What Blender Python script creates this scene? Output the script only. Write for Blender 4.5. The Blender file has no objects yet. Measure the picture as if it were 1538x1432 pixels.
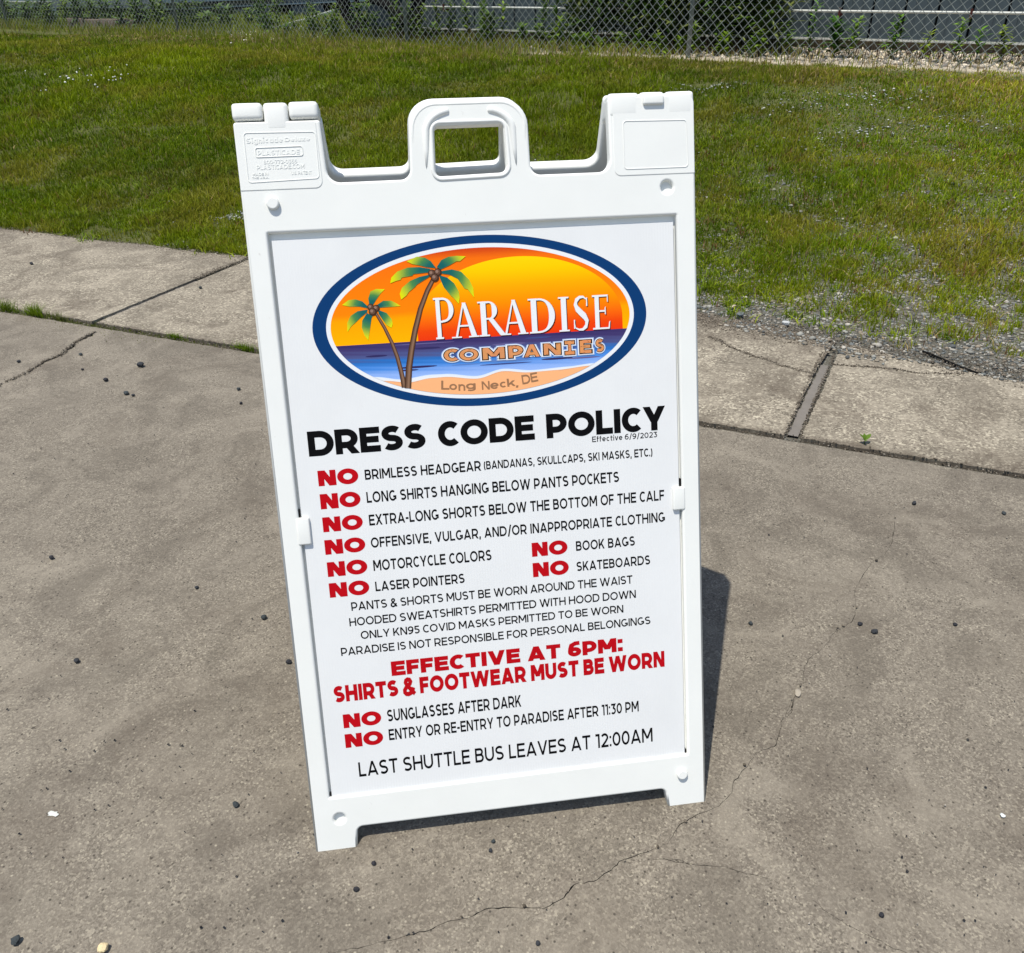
import bpy, bmesh, math, random
import numpy as np
from mathutils import Vector, Matrix
from mathutils.geometry import delaunay_2d_cdt

sc = bpy.context.scene
COL = sc.collection
rnd = random.Random(7)
rng = np.random.default_rng(7)
rad = math.radians

# ---------------------------------------------------------------- camera, world, sun, exposure
cam_d = bpy.data.cameras.new('camera')
cam_d.sensor_fit = 'HORIZONTAL'; cam_d.sensor_width = 36.0
cam_d.lens = 36.0 * 1238.95 / 1538.0
cam_d.clip_start = 0.02; cam_d.clip_end = 600
cam = bpy.data.objects.new('camera', cam_d); COL.objects.link(cam)
rx = Vector((0.99024645, -0.13898155, -0.00980339))
dn = Vector((-0.08059977, -0.51403813, -0.85397218))
fw = Vector((0.11364706, 0.84643307, -0.52022631))
M = Matrix(((rx.x, -dn.x, -fw.x, -0.11237), (rx.y, -dn.y, -fw.y, -0.83504), (rx.z, -dn.z, -fw.z, 1.17294), (0, 0, 0, 1)))
cam.matrix_world = M
sc.camera = cam

world = bpy.data.worlds.new('World'); sc.world = world; world.use_nodes = True
wn = world.node_tree.nodes; wl = world.node_tree.links
SUND = Vector((0.2333, 0.1400, -0.9622)).normalized()      # the way the light travels
sky = wn.new('ShaderNodeTexSky'); sky.sky_type = 'NISHITA'; sky.sun_disc = False
sky.sun_elevation = math.asin(-SUND.z)
sky.sun_rotation = math.atan2(-SUND.x, -SUND.y) % (2 * math.pi)
wl.new(sky.outputs[0], wn['Background'].inputs[0]); wn['Background'].inputs[1].default_value = 0.13
sun_d = bpy.data.lights.new('sun', 'SUN'); sun_d.energy = 4.4; sun_d.angle = rad(0.5); sun_d.color = (1.0, 0.955, 0.87)
sun = bpy.data.objects.new('sun', sun_d); COL.objects.link(sun)
sun.rotation_euler = SUND.to_track_quat('-Z', 'Y').to_euler(); sun.location = (-1, -1, 6)
vs = sc.view_settings
vs.view_transform = 'Standard'; vs.look = 'None'; vs.gamma = 1.0; vs.use_curve_mapping = False
vs.exposure = 0.30

# ---------------------------------------------------------------- tables: measured places (metres) on the board and on the ground
TEXT = [('DRESS CODE POLICY', -0.2643, 0.6242, 0.2652, 0.6606, 'title'), ('Effective 6/9/2023', 0.1517, 0.6135, 0.2521, 0.6219, 'small'), ('NO', -0.2552, 0.5794, -0.1975, 0.6033, 'no'), ('NO', -0.2554, 0.545, -0.1975, 0.5686, 'no'), ('NO', -0.2553, 0.5105, -0.1974, 0.5338, 'no'), ('NO', -0.2557, 0.4762, -0.1968, 0.4995, 'no'), ('NO', -0.2554, 0.4421, -0.1969, 0.4656, 'no'), ('NO', -0.2557, 0.4098, -0.1969, 0.4332, 'no'), ('NO', 0.0512, 0.4439, 0.1064, 0.4669, 'no'), ('NO', 0.051, 0.4115, 0.1069, 0.435, 'no'), ('BRIMLESS HEADGEAR', -0.1881, 0.5839, -0.0178, 0.5994, 'body'), ('(BANDANAS, SKULLCAPS, SKI MASKS, ETC.)', -0.0132, 0.585, 0.2436, 0.5979, 'body'), ('LONG SHIRTS HANGING BELOW PANTS POCKETS', -0.1886, 0.5494, 0.1909, 0.5662, 'body'), ('EXTRA-LONG SHORTS BELOW THE BOTTOM OF THE CALF', -0.1881, 0.5151, 0.2608, 0.5319, 'body'), ('OFFENSIVE, VULGAR, AND/OR INAPPROPRIATE CLOTHING', -0.1885, 0.481, 0.2611, 0.497, 'body'), ('MOTORCYCLE COLORS', -0.188, 0.4453, -0.0108, 0.4624, 'body'), ('LASER POINTERS', -0.1879, 0.4135, -0.0539, 0.429, 'body'), ('BOOK BAGS', 0.1196, 0.4473, 0.2123, 0.4631, 'body'), ('SKATEBOARDS', 0.1189, 0.4149, 0.2357, 0.4303, 'body'), ('PANTS & SHORTS MUST BE WORN AROUND THE WAIST', -0.2261, 0.3867, 0.2065, 0.4001, 'wide'), ('HOODED SWEATSHIRTS PERMITTED WITH HOOD DOWN', -0.2312, 0.3627, 0.2111, 0.3757, 'wide'), ('ONLY KN95 COVID MASKS PERMITTED TO BE WORN', -0.2163, 0.3408, 0.1903, 0.3533, 'wide'), ('PARADISE IS NOT RESPONSIBLE FOR PERSONAL BELONGINGS', -0.2479, 0.3172, 0.2334, 0.3301, 'wide'), ('EFFECTIVE AT 6PM:', -0.1756, 0.2766, 0.1871, 0.3, 'redx'), ('SHIRTS & FOOTWEAR MUST BE WORN', -0.2654, 0.2432, 0.2544, 0.2699, 'red'), ('NO', -0.2553, 0.1995, -0.1975, 0.2232, 'no'), ('NO', -0.2555, 0.1666, -0.1974, 0.1904, 'no'), ('SUNGLASSES AFTER DARK', -0.1883, 0.2027, 0.0207, 0.2229, 'body'), ('ENTRY OR RE-ENTRY TO PARADISE AFTER 11:30 PM', -0.1884, 0.1716, 0.2097, 0.1905, 'body'), ('LAST SHUTTLE BUS LEAVES AT 12:00AM', -0.2394, 0.1163, 0.2312, 0.1407, 'body2')]
ELL = [(-0.2424,0.8109),(0.2403,0.7978),(0.0221,0.9207),(-0.0224,0.6801),(-0.2235,0.8065),(0.2213,0.8022),(-0.2174,0.8094),(0.2156,0.8009),(0.0177,0.9039),(-0.0161,0.6968),(0.018,0.9091),(-0.0199,0.6912)]
SUNPTS = [(-0.0946,0.7791),(0.0587,0.8884),(0.2036,0.7779),(-0.074,0.8304),(0.1914,0.829)]
HORIZ = [(-0.2116,0.7788),(-0.0646,0.7783),(0.2107,0.7785)]
FOAM = [(-0.1617,0.732),(-0.1223,0.726),(-0.0817,0.73),(-0.0615,0.7297),(-0.0143,0.7238),(0.0238,0.7315),(0.0684,0.7269),(0.1208,0.7286),(0.1595,0.7312)]
SAND = [(-0.149,0.7254),(-0.1126,0.721),(-0.0821,0.725),(-0.0618,0.7253),(-0.0146,0.7198),(0.0236,0.7281),(0.0613,0.7239),(0.1031,0.7246),(0.1541,0.7278)]
FRONDS = [[(-0.0624,0.8784),(-0.0691,0.8883),(-0.0768,0.8934),(-0.0881,0.8955),(-0.1031,0.8899),(-0.0954,0.8856),(-0.0858,0.8835),(-0.0762,0.8806)],[(-0.0707,0.878),(-0.086,0.8811),(-0.1022,0.8812),(-0.1173,0.8764),(-0.126,0.8689),(-0.1283,0.861),(-0.1199,0.8638),(-0.1133,0.865),(-0.1115,0.8681),(-0.0967,0.8697),(-0.0948,0.872),(-0.0719,0.8732)],[(-0.0721,0.8701),(-0.087,0.8676),(-0.1005,0.8627),(-0.1126,0.8538),(-0.1162,0.8459),(-0.1148,0.8378),(-0.107,0.843),(-0.1033,0.8477),(-0.0938,0.8544),(-0.0911,0.8574),(-0.0732,0.8669)],[(-0.0615,0.8799),(-0.0543,0.8891),(-0.0441,0.8931),(-0.0325,0.8939),(-0.0195,0.8927),(-0.0282,0.8862),(-0.0331,0.8865),(-0.0433,0.8814),(-0.056,0.8764)],[(-0.0554,0.874),(-0.0404,0.8756),(-0.0275,0.8718),(-0.0167,0.86),(-0.0117,0.8484),(-0.0115,0.8349),(-0.0201,0.8472),(-0.0242,0.8482),(-0.0331,0.8624),(-0.0443,0.8686),(-0.0556,0.8708)],[(-0.0583,0.8685),(-0.0478,0.8648),(-0.0385,0.8563),(-0.0327,0.8447),(-0.032,0.8365),(-0.034,0.8274),(-0.0416,0.837),(-0.0439,0.8388),(-0.0537,0.8522),(-0.0585,0.8654)],[(-0.16,0.8323),(-0.1605,0.8419),(-0.1567,0.8513),(-0.1483,0.8544),(-0.1363,0.8534),(-0.1433,0.8474),(-0.1496,0.8397),(-0.1552,0.832)],[(-0.1618,0.8308),(-0.1692,0.8384),(-0.1786,0.8417),(-0.1883,0.8411),(-0.1977,0.8349),(-0.1875,0.8322),(-0.1731,0.8314),(-0.1628,0.8284)],[(-0.1503,0.8318),(-0.1401,0.8376),(-0.1287,0.837),(-0.1209,0.8325),(-0.1163,0.829),(-0.1294,0.8286),(-0.1474,0.8284)],[(-0.1629,0.8268),(-0.1769,0.8252),(-0.1871,0.8194),(-0.1928,0.81),(-0.1937,0.7971),(-0.1877,0.8049),(-0.1816,0.8094),(-0.1728,0.8169),(-0.1641,0.8229)],[(-0.1642,0.8221),(-0.1716,0.812),(-0.1733,0.8024),(-0.1703,0.7909),(-0.1657,0.7837),(-0.161,0.8033),(-0.1584,0.8145),(-0.1565,0.8176)],[(-0.1477,0.8252),(-0.1367,0.8205),(-0.1301,0.8112),(-0.1295,0.8047),(-0.1316,0.7994),(-0.1381,0.8036),(-0.1424,0.8103),(-0.1481,0.8203)]]
TIPS = [(-0.1031,0.8899),(-0.1283,0.861),(-0.1148,0.8378),(-0.0195,0.8927),(-0.0115,0.8349),(-0.034,0.8274),(-0.1363,0.8534),(-0.1977,0.8349),(-0.1163,0.829),(-0.1937,0.7971),(-0.1657,0.7837),(-0.1316,0.7994)]
CROWNS = [(-0.0639,0.8704),(-0.1557,0.8264)]
TRUNKA = [(-0.0667,0.865),(-0.077,0.8487),(-0.0889,0.8235),(-0.0986,0.7947),(-0.1056,0.7689),(-0.1115,0.7428),(-0.1157,0.7128)]
TRUNKB = [(-0.1521,0.8214),(-0.1416,0.8005),(-0.1329,0.7788),(-0.1271,0.7587),(-0.1237,0.7403),(-0.1216,0.7252),(-0.1205,0.7143)]
NUTS = [(-0.069,0.8715),(-0.0604,0.8727),(-0.0651,0.8654),(-0.1583,0.8298),(-0.1507,0.8277),(-0.156,0.8232)]
SEAP = [(-0.212,0.7788),(-0.1793,0.7456),(-0.0952,0.7641),(-0.2023,0.7619),(-0.1438,0.7762),(-0.073,0.7718),(-0.0827,0.7542)]
SERIF = [('P',-0.0708,0.7786,-0.0412,0.8368),('A',-0.047,0.7789,-0.0074,0.8291),('R',-0.0083,0.7796,0.0319,0.8279),('A',0.0245,0.7796,0.064,0.829),('D',0.0646,0.7797,0.105,0.8288),('I',0.1091,0.7799,0.1258,0.8282),('S',0.1311,0.7807,0.1556,0.8293),('E',0.1599,0.7799,0.1859,0.8288)]
PLANK = [('C',-0.0618,0.7462,-0.038,0.7655),('O',-0.0394,0.7456,-0.0097,0.7646),('M',-0.0061,0.7449,0.0291,0.7638),('P',0.0316,0.7447,0.0558,0.7651),('A',0.0547,0.745,0.0804,0.7648),('N',0.0835,0.7456,0.112,0.7647),('I',0.1148,0.7443,0.1325,0.7671),('E',0.1373,0.7449,0.1579,0.7668),('S',0.1613,0.7458,0.1763,0.7668)]
NECK = [('L',-0.068,0.7079,-0.0561,0.7205),('o',-0.0562,0.7065,-0.0452,0.7149),('n',-0.043,0.7044,-0.0332,0.7135),('g',-0.0317,0.7047,-0.0179,0.713),('N',-0.0088,0.7033,0.0027,0.7153),('e',0.0036,0.7034,0.0161,0.7122),('c',0.0177,0.7046,0.0282,0.7127),('k',0.0288,0.7053,0.0406,0.7164),(',',0.0414,0.7044,0.0453,0.7097),('D',0.0512,0.7071,0.0635,0.7204),('E',0.0644,0.7093,0.0748,0.7224)]
EMB = [('Signicade', -0.3026, 1.0511, -0.2549, 1.0598), ('Deluxe', -0.2523, 1.0518, -0.219, 1.059), ('PLASTICADE', -0.2894, 1.0365, -0.2341, 1.0429), ('800-772-0355', -0.2828, 1.0253, -0.2389, 1.0301), ('PLASTICADE.COM', -0.2925, 1.0184, -0.2295, 1.0241), ('MADE IN', -0.2988, 1.0109, -0.2786, 1.0145), ('THE U.S.A.', -0.3002, 1.007, -0.2778, 1.0095), ('U.S. PATENT', -0.2482, 1.0104, -0.2211, 1.0147)]
EMBBOX = [(-0.2924,1.0336),(-0.23,1.0464)]
HANDIN = [(-0.0538,1.0642),(0.0428,1.0659),(0.0476,0.9994),(-0.0513,0.9994),(-0.062,1.0709),(0.0521,1.0734),(-0.0592,1.0906),(0.0556,1.0898)]
CR1 = [(1.077,0.754),(1.051,0.706),(1.003,0.632),(0.959,0.588),(0.914,0.565),(0.863,0.515),(0.824,0.475),(0.8,0.418),(0.768,0.378),(0.723,0.357),(0.675,0.314),(0.63,0.288),(0.605,0.256),(0.595,0.23),(0.567,0.208),(0.544,0.172),(0.515,0.146),(0.555,0.193),(0.538,0.161),(0.514,0.147),(0.492,0.112),(0.475,0.091),(0.439,0.083),(0.412,0.057),(0.379,0.033),(0.367,0.011),(0.336,-0.012),(0.293,-0.023),(0.261,-0.036),(0.232,-0.066),(0.194,-0.076),(0.148,-0.085),(0.128,-0.099),(0.109,-0.109),(0.072,-0.112),(0.053,-0.13),(0.036,-0.136),(0.02,-0.142),(-0.022,-0.134),(-0.06,-0.13),(-0.083,-0.138),(-0.125,-0.142),(-0.148,-0.15),(-0.186,-0.154),(-0.23,-0.159),(-0.277,-0.162),(-0.327,-0.165)]
CR2 = [(0.195,-0.086),(0.224,-0.093),(0.243,-0.1),(0.257,-0.107),(0.228,-0.092),(0.238,-0.095),(0.261,-0.107),(0.306,-0.116),(0.33,-0.13),(0.352,-0.139),(0.371,-0.147),(0.381,-0.158)]
CR3 = [(0.413,-0.185),(0.43,-0.209),(0.453,-0.233),(0.478,-0.254),(0.496,-0.271),(0.528,-0.287)]
CRL = [(-1.306,2.396),(-1.319,2.363),(-1.335,2.323),(-1.351,2.297),(-1.351,2.246),(-1.36,2.216),(-1.366,2.173),(-1.389,2.142),(-1.404,2.119),(-1.414,2.083),(-1.431,2.041),(-1.446,1.996),(-1.467,1.969),(-1.494,1.92)]
CRM1 = [(1.013,1.958),(1.028,1.927),(1.045,1.902),(1.054,1.845),(1.089,1.781),(1.111,1.742),(1.146,1.706),(1.169,1.662),(1.19,1.637),(1.218,1.608),(1.245,1.578)]
CRM2 = [(0.983,1.722),(1.039,1.696),(1.087,1.683),(1.131,1.669)]
CRR = [(1.348,1.639),(1.399,1.621),(1.462,1.601),(1.534,1.571),(1.602,1.523),(1.702,1.503),(1.749,1.495)]
PEB = [(-1.048,2.015,10),(-1.041,1.786,8),(-1.137,1.906,7),(-1.015,1.767,5),(-1.292,2.158,5),(-1.246,2.017,4),(-1.494,2.126,5),(-0.677,1.76,6),(-0.655,1.651,5),(-1.863,3.36,5),(-0.991,2.854,5),(-0.985,0.87,7),(-0.819,0.498,8),(-0.461,0.575,9),(-0.397,0.432,9),(-0.623,0.704,6),(-0.454,0.105,9),(-0.253,-0.073,8),(-0.046,-0.039,6),(-0.04,-0.024,6),(-0.227,-0.034,7),(0.003,-0.192,7),(-0.732,-0.082,12),(0.781,0.368,6),(0.799,0.341,8),(0.556,0.404,7),(0.976,0.337,6),(1.144,0.777,7),(1.341,0.701,6),(0.503,-0.224,7)]
ODD = [(-0.604,-0.112),(0.569,0.203),(0.781,-0.098),(-0.75,0.133),(-0.577,0.062)]
MISC = [(1.713,1.688),(1.793,1.488),(1.174,1.092),(1.232,2.24),(-1.727,2.746),(-1.59,2.674),(-1.492,2.61),(-0.972,2.303),(-0.698,2.144),(-1.3,1.949)]
LEAN = rad(20.891)
SL, CL = math.sin(LEAN), math.cos(LEAN)
TH = 0.020                     # thickness of each board half
YA = 1.0885 * SL + TH * CL     # the plane of the hinge

# ---------------------------------------------------------------- helpers
def lin(r, g, b):
    f = lambda c: (c / 255 / 12.92) if c / 255 <= 0.04045 else ((c / 255 + 0.055) / 1.055) ** 2.4
    return (f(r), f(g), f(b))

def link(o, parent=None):
    COL.objects.link(o)
    if parent is not None: o.parent = parent
    return o

def tag(o, label=None, cat=None, group=None, kind=None):
    if label: o['label'] = label
    if cat: o['category'] = cat
    if group: o['group'] = group
    if kind: o['kind'] = kind
    return o

def empty(name, loc=(0, 0, 0), rz=0):
    o = bpy.data.objects.new(name, None); COL.objects.link(o); o.location = loc; o.rotation_euler = (0, 0, rz)
    o.empty_display_size = 0.05
    return o

def mesh_obj(name, v, f, mat, parent=None, smooth=False, cols=None):
    me = bpy.data.meshes.new(name)
    me.from_pydata([tuple(p) for p in v], [], [tuple(q) for q in f]); me.update()
    me.materials.append(mat)
    if smooth: me.polygons.foreach_set('use_smooth', [True] * len(me.polygons))
    if cols is not None:
        a = me.color_attributes.new('Col', 'FLOAT_COLOR', 'POINT')
        a.data.foreach_set('color', np.asarray([(c[0], c[1], c[2], 1.0) for c in cols], np.float32).ravel())
    return link(bpy.data.objects.new(name, me), parent)

def np_mesh(name, V, loops, starts, totals, mat, cols=None, parent=None, smooth=False):
    me = bpy.data.meshes.new(name)
    me.vertices.add(len(V)); me.vertices.foreach_set('co', np.ascontiguousarray(V, np.float32).ravel())
    me.loops.add(len(loops)); me.loops.foreach_set('vertex_index', np.ascontiguousarray(loops, np.int32))
    me.polygons.add(len(starts)); me.polygons.foreach_set('loop_start', np.ascontiguousarray(starts, np.int32))
    try: me.polygons.foreach_set('loop_total', np.ascontiguousarray(totals, np.int32))
    except Exception: pass
    if smooth: me.polygons.foreach_set('use_smooth', np.ones(len(starts), bool))
    me.update(calc_edges=True)
    if cols is not None:
        a = me.color_attributes.new('Col', 'FLOAT_COLOR', 'POINT')
        c4 = np.ones((len(V), 4), np.float32); c4[:, :3] = cols
        a.data.foreach_set('color', c4.ravel())
    me.materials.append(mat)
    return link(bpy.data.objects.new(name, me), parent)

def box(v, f, x0, x1, y0, y1, z0, z1):
    n = len(v)
    v += [(x0, y0, z0), (x1, y0, z0), (x1, y1, z0), (x0, y1, z0), (x0, y0, z1), (x1, y0, z1), (x1, y1, z1), (x0, y1, z1)]
    f += [[n + i for i in q] for q in ((0, 3, 2, 1), (4, 5, 6, 7), (0, 1, 5, 4), (1, 2, 6, 5), (2, 3, 7, 6), (3, 0, 4, 7))]

def bevel(o, w, seg=2):
    bm = bmesh.new(); bm.from_mesh(o.data)
    bmesh.ops.bevel(bm, geom=bm.edges[:], offset=w, segments=seg, affect='EDGES', profile=0.6)
    bm.to_mesh(o.data); bm.free()
    o.data.polygons.foreach_set('use_smooth', [True] * len(o.data.polygons))
    for e in []: pass
    return o

def tube(pts, r, n=8, cap=True):
    """verts, faces of a tube along pts; r may be a list"""
    v, f = [], []
    P = [Vector(p) for p in pts]; m = len(P)
    R = r if isinstance(r, (list, tuple)) else [r] * m
    up = Vector((0.03, 0.05, 1)).normalized()
    prev = None
    for i in range(m):
        t = (P[min(i + 1, m - 1)] - P[max(i - 1, 0)])
        if t.length < 1e-9: t = Vector((0, 0, 1))
        t.normalize()
        a = (prev - t * prev.dot(t)) if prev is not None else up.cross(t)
        if a.length < 1e-4: a = Vector((1, 0, 0)).cross(t)
        a.normalize(); prev = a; b = t.cross(a)
        for k in range(n):
            q = 2 * math.pi * k / n
            v.append(P[i] + (a * math.cos(q) + b * math.sin(q)) * R[i])
    for i in range(m - 1):
        for k in range(n):
            f.append((i * n + k, i * n + (k + 1) % n, (i + 1) * n + (k + 1) % n, (i + 1) * n + k))
    if cap:
        f.append(tuple(range(n - 1, -1, -1))); f.append(tuple((m - 1) * n + k for k in range(n)))
    return v, f

def join(parts):
    V, F = [], []
    for v, f in parts:
        n = len(V); V += list(v); F += [[n + i for i in q] for q in f]
    return V, F

# value noise on numpy arrays
_tab = rng.random((64, 64, 4))
def vnoise(x, y, s=1.0, k=0):
    x = np.asarray(x, float) * s + 17.3 * (k + 1); y = np.asarray(y, float) * s + 9.1 * (k + 1)
    xi = np.floor(x).astype(int); yi = np.floor(y).astype(int); fx = x - xi; fy = y - yi
    fx = fx * fx * (3 - 2 * fx); fy = fy * fy * (3 - 2 * fy); t = _tab[:, :, k % 4]
    a = t[xi % 64, yi % 64]; b = t[(xi + 1) % 64, yi % 64]; c = t[xi % 64, (yi + 1) % 64]; d = t[(xi + 1) % 64, (yi + 1) % 64]
    return (a * (1 - fx) + b * fx) * (1 - fy) + (c * (1 - fx) + d * fx) * fy
def fbm(x, y, s=1.0, k=0):
    return (vnoise(x, y, s, k) * .5 + vnoise(x, y, s * 2.1, k + 1) * .28 + vnoise(x, y, s * 4.3, k + 2) * .22)

# ---------------------------------------------------------------- materials
def new_mat(name, rough=0.6, base=(.5, .5, .5), spec=0.5):
    m = bpy.data.materials.new(name); m.use_nodes = True
    p = m.node_tree.nodes['Principled BSDF']
    p.inputs['Base Color'].default_value = (*base, 1); p.inputs['Roughness'].default_value = rough
    p.inputs['Specular IOR Level'].default_value = spec
    return m, m.node_tree.nodes, m.node_tree.links, p

def noise(N, Lk, scale, detail=4, rough=.55, vec=None, dist=0):
    n = N.new('ShaderNodeTexNoise'); n.inputs['Scale'].default_value = scale; n.inputs['Detail'].default_value = detail
    n.inputs['Roughness'].default_value = rough; n.inputs['Distortion'].default_value = dist
    if vec: Lk.new(vec, n.inputs['Vector'])
    return n.outputs['Fac']

def ramp(N, Lk, fac, stops, interp='LINEAR'):
    r = N.new('ShaderNodeValToRGB'); r.color_ramp.interpolation = interp
    e = r.color_ramp.elements
    while len(e) < len(stops): e.new(0.5)
    for q, (p, c) in zip(e, stops):
        q.position = p; q.color = (*c, 1) if len(c) == 3 else c
    Lk.new(fac, r.inputs[0]); return r.outputs[0]

def mix(N, Lk, fac, a, b, mode='MIX'):
    m = N.new('ShaderNodeMix'); m.data_type = 'RGBA'; m.blend_type = mode
    for s, val in ((m.inputs[0], fac), (m.inputs[6], a), (m.inputs[7], b)):
        if isinstance(val, (int, float)): s.default_value = val
        elif isinstance(val, tuple): s.default_value = (*val, 1)
        else: Lk.new(val, s)
    return m.outputs[2]

def bump(N, Lk, p, h, strength, dist, prev=None):
    b = N.new('ShaderNodeBump'); b.inputs['Strength'].default_value = strength; b.inputs['Distance'].default_value = dist
    Lk.new(h, b.inputs['Height'])
    if prev: Lk.new(prev, b.inputs['Normal'])
    Lk.new(b.outputs[0], p.inputs['Normal']); return b.outputs[0]

def math_n(N, Lk, op, a, b=None, c=None):
    m = N.new('ShaderNodeMath'); m.operation = op
    for i, val in enumerate((a, b, c)):
        if val is None: continue
        if isinstance(val, (int, float)): m.inputs[i].default_value = val
        else: Lk.new(val, m.inputs[i])
    return m.outputs[0]

def voro(N, Lk, scale, vec=None, feature='F1'):
    v = N.new('ShaderNodeTexVoronoi'); v.feature = feature; v.inputs['Scale'].default_value = scale
    if vec: Lk.new(vec, v.inputs['Vector'])
    return v

def mat_concrete(name, dark, mid, light, stain, agg, agg_amt, speck_hi, blot, edge=False):
    m, N, Lk, p = new_mat(name, .92, spec=.25)
    pos = N.new('ShaderNodeNewGeometry').outputs['Position']
    big = noise(N, Lk, 1.4, 6, .62, pos, .6)
    c = ramp(N, Lk, big, [(.28, tuple(x * 1.0 for x in dark)), (.42, mid), (.56, tuple((x + y) / 2 for x, y in zip(mid, light))), (.70, tuple(x * 1.0 for x in light))])
    fine = noise(N, Lk, 60, 6, .75, pos)
    c = mix(N, Lk, ramp(N, Lk, fine, [(.38, (0, 0, 0)), (.62, (1, 1, 1))]), mix(N, Lk, .32, c, dark), mix(N, Lk, .25, c, light))
    # worn-off paste showing sand and aggregate grains
    v = voro(N, Lk, agg, pos)
    sep = N.new('ShaderNodeSeparateColor'); Lk.new(v.outputs['Color'], sep.inputs[0])
    wear = noise(N, Lk, 7, 5, .7, pos)
    grain = ramp(N, Lk, sep.outputs[0], [(.0, tuple(x * .42 for x in dark)), (.12, tuple(x * .8 for x in dark)), (.5, mid), (.82, light), (.94, speck_hi)])
    gm = math_n(N, Lk, 'MULTIPLY', ramp(N, Lk, wear, [(.36, (.35,) * 3), (.60, (1,) * 3)]), agg_amt)
    c = mix(N, Lk, gm, c, grain)
    # curly laitance flecks
    fl = noise(N, Lk, 95, 3, .6, pos, 2.6)
    flm = ramp(N, Lk, fl, [(.52, (0, 0, 0)), (.64, (.80,) * 3)])
    c = mix(N, Lk, flm, c, light)
    pit = noise(N, Lk, 95, 2, .5, pos, .2)
    pm = ramp(N, Lk, pit, [(.25, (1,) * 3), (.305, (0, 0, 0))])
    c = mix(N, Lk, math_n(N, Lk, 'MULTIPLY', pm, .8), c, tuple(x * .30 for x in dark))
    # patchy wear at hand scale, with ragged edges
    pw_ = noise(N, Lk, 4.2, 9, .68, pos, 1.2)
    c = mix(N, Lk, ramp(N, Lk, pw_, [(.40, (.42,) * 3), (.50, (0, 0, 0))]), c, tuple(x * .86 for x in dark))
    c = mix(N, Lk, ramp(N, Lk, pw_, [(.55, (0, 0, 0)), (.62, (.38,) * 3)]), c, tuple(min(1, x * 1.12) for x in light))
    # blotchy dirt
    st = noise(N, Lk, 3.1, 6, .72, pos, .8)
    c = mix(N, Lk, math_n(N, Lk, 'MULTIPLY', ramp(N, Lk, st, [(.50, (0, 0, 0)), (.66, (1,) * 3)]), blot), c, stain)
    # a second, coarser scatter of pale and dark grains
    v2 = voro(N, Lk, agg * .45, pos); sp2 = N.new('ShaderNodeSeparateColor'); Lk.new(v2.outputs['Color'], sp2.inputs[0])
    near = ramp(N, Lk, v2.outputs['Distance'], [(.18, (1,) * 3), (.34, (0, 0, 0))])
    c = mix(N, Lk, math_n(N, Lk, 'MULTIPLY', near, ramp(N, Lk, sp2.outputs[1], [(.935, (0, 0, 0)), (.95, (.6,) * 3)])), c, speck_hi)
    c = mix(N, Lk, math_n(N, Lk, 'MULTIPLY', near, ramp(N, Lk, sp2.outputs[2], [(.955, (0, 0, 0)), (.97, (.8,) * 3)])), c, tuple(x * .35 for x in dark))
    if edge:                              # soil washed over the far edge and tracked from the joints
        xyz = N.new('ShaderNodeSeparateXYZ'); Lk.new(pos, xyz.inputs[0])
        s_ = math_n(N, Lk, 'SUBTRACT', math_n(N, Lk, 'MULTIPLY_ADD', xyz.outputs[0], .494, math_n(N, Lk, 'MULTIPLY', xyz.outputs[1], .8695)), 1.49)
        q_ = math_n(N, Lk, 'MULTIPLY_ADD', xyz.outputs[0], .8695, math_n(N, Lk, 'MULTIPLY_ADD', xyz.outputs[1], -.494, -.286))
        n4 = noise(N, Lk, 11, 6, .75, pos, .6)
        e1 = math_n(N, Lk, 'ADD', s_, math_n(N, Lk, 'MULTIPLY_ADD', n4, .7, -.40))
        q2 = ramp(N, Lk, math_n(N, Lk, 'MULTIPLY_ADD', q_, .5, .9), [(.0, (.25,) * 3), (.35, (1,) * 3)])
        em = math_n(N, Lk, 'MULTIPLY', ramp(N, Lk, e1, [(.68, (0, 0, 0)), (.88, (.85,) * 3)]), q2)
        c = mix(N, Lk, em, c, mix(N, Lk, ramp(N, Lk, fine, [(.4, (0, 0, 0)), (.6, (1, 1, 1))]), (.055, .042, .03), (.13, .105, .08)))
        jm = ramp(N, Lk, math_n(N, Lk, 'ADD', s_, math_n(N, Lk, 'MULTIPLY', n4, .09)), [(.05, (.75,) * 3), (.085, (0, 0, 0))])
        c = mix(N, Lk, jm, c, (.085, .068, .05))
    Lk.new(c, p.inputs['Base Color'])
    b1 = bump(N, Lk, p, fine, .8, .0022)
    b2 = bump(N, Lk, p, v.outputs['Distance'], .35, .0010, b1)
    b3 = bump(N, Lk, p, pm, -.6 if False else .0, .001, b2)
    b4 = bump(N, Lk, p, noise(N, Lk, 14, 5, .6, pos), .35, .004, b2)
    return m

M_PAD = mat_concrete('pad concrete', (.100, .085, .066), (.142, .122, .096), (.220, .193, .151), (.082, .066, .050), 320, .56, (.37, .33, .25), .42)
M_WALK = mat_concrete('walk concrete', (.115, .097, .073), (.190, .163, .123), (.30, .264, .203), (.075, .058, .042), 170, .80, (.50, .45, .34), .62, True)

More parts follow.
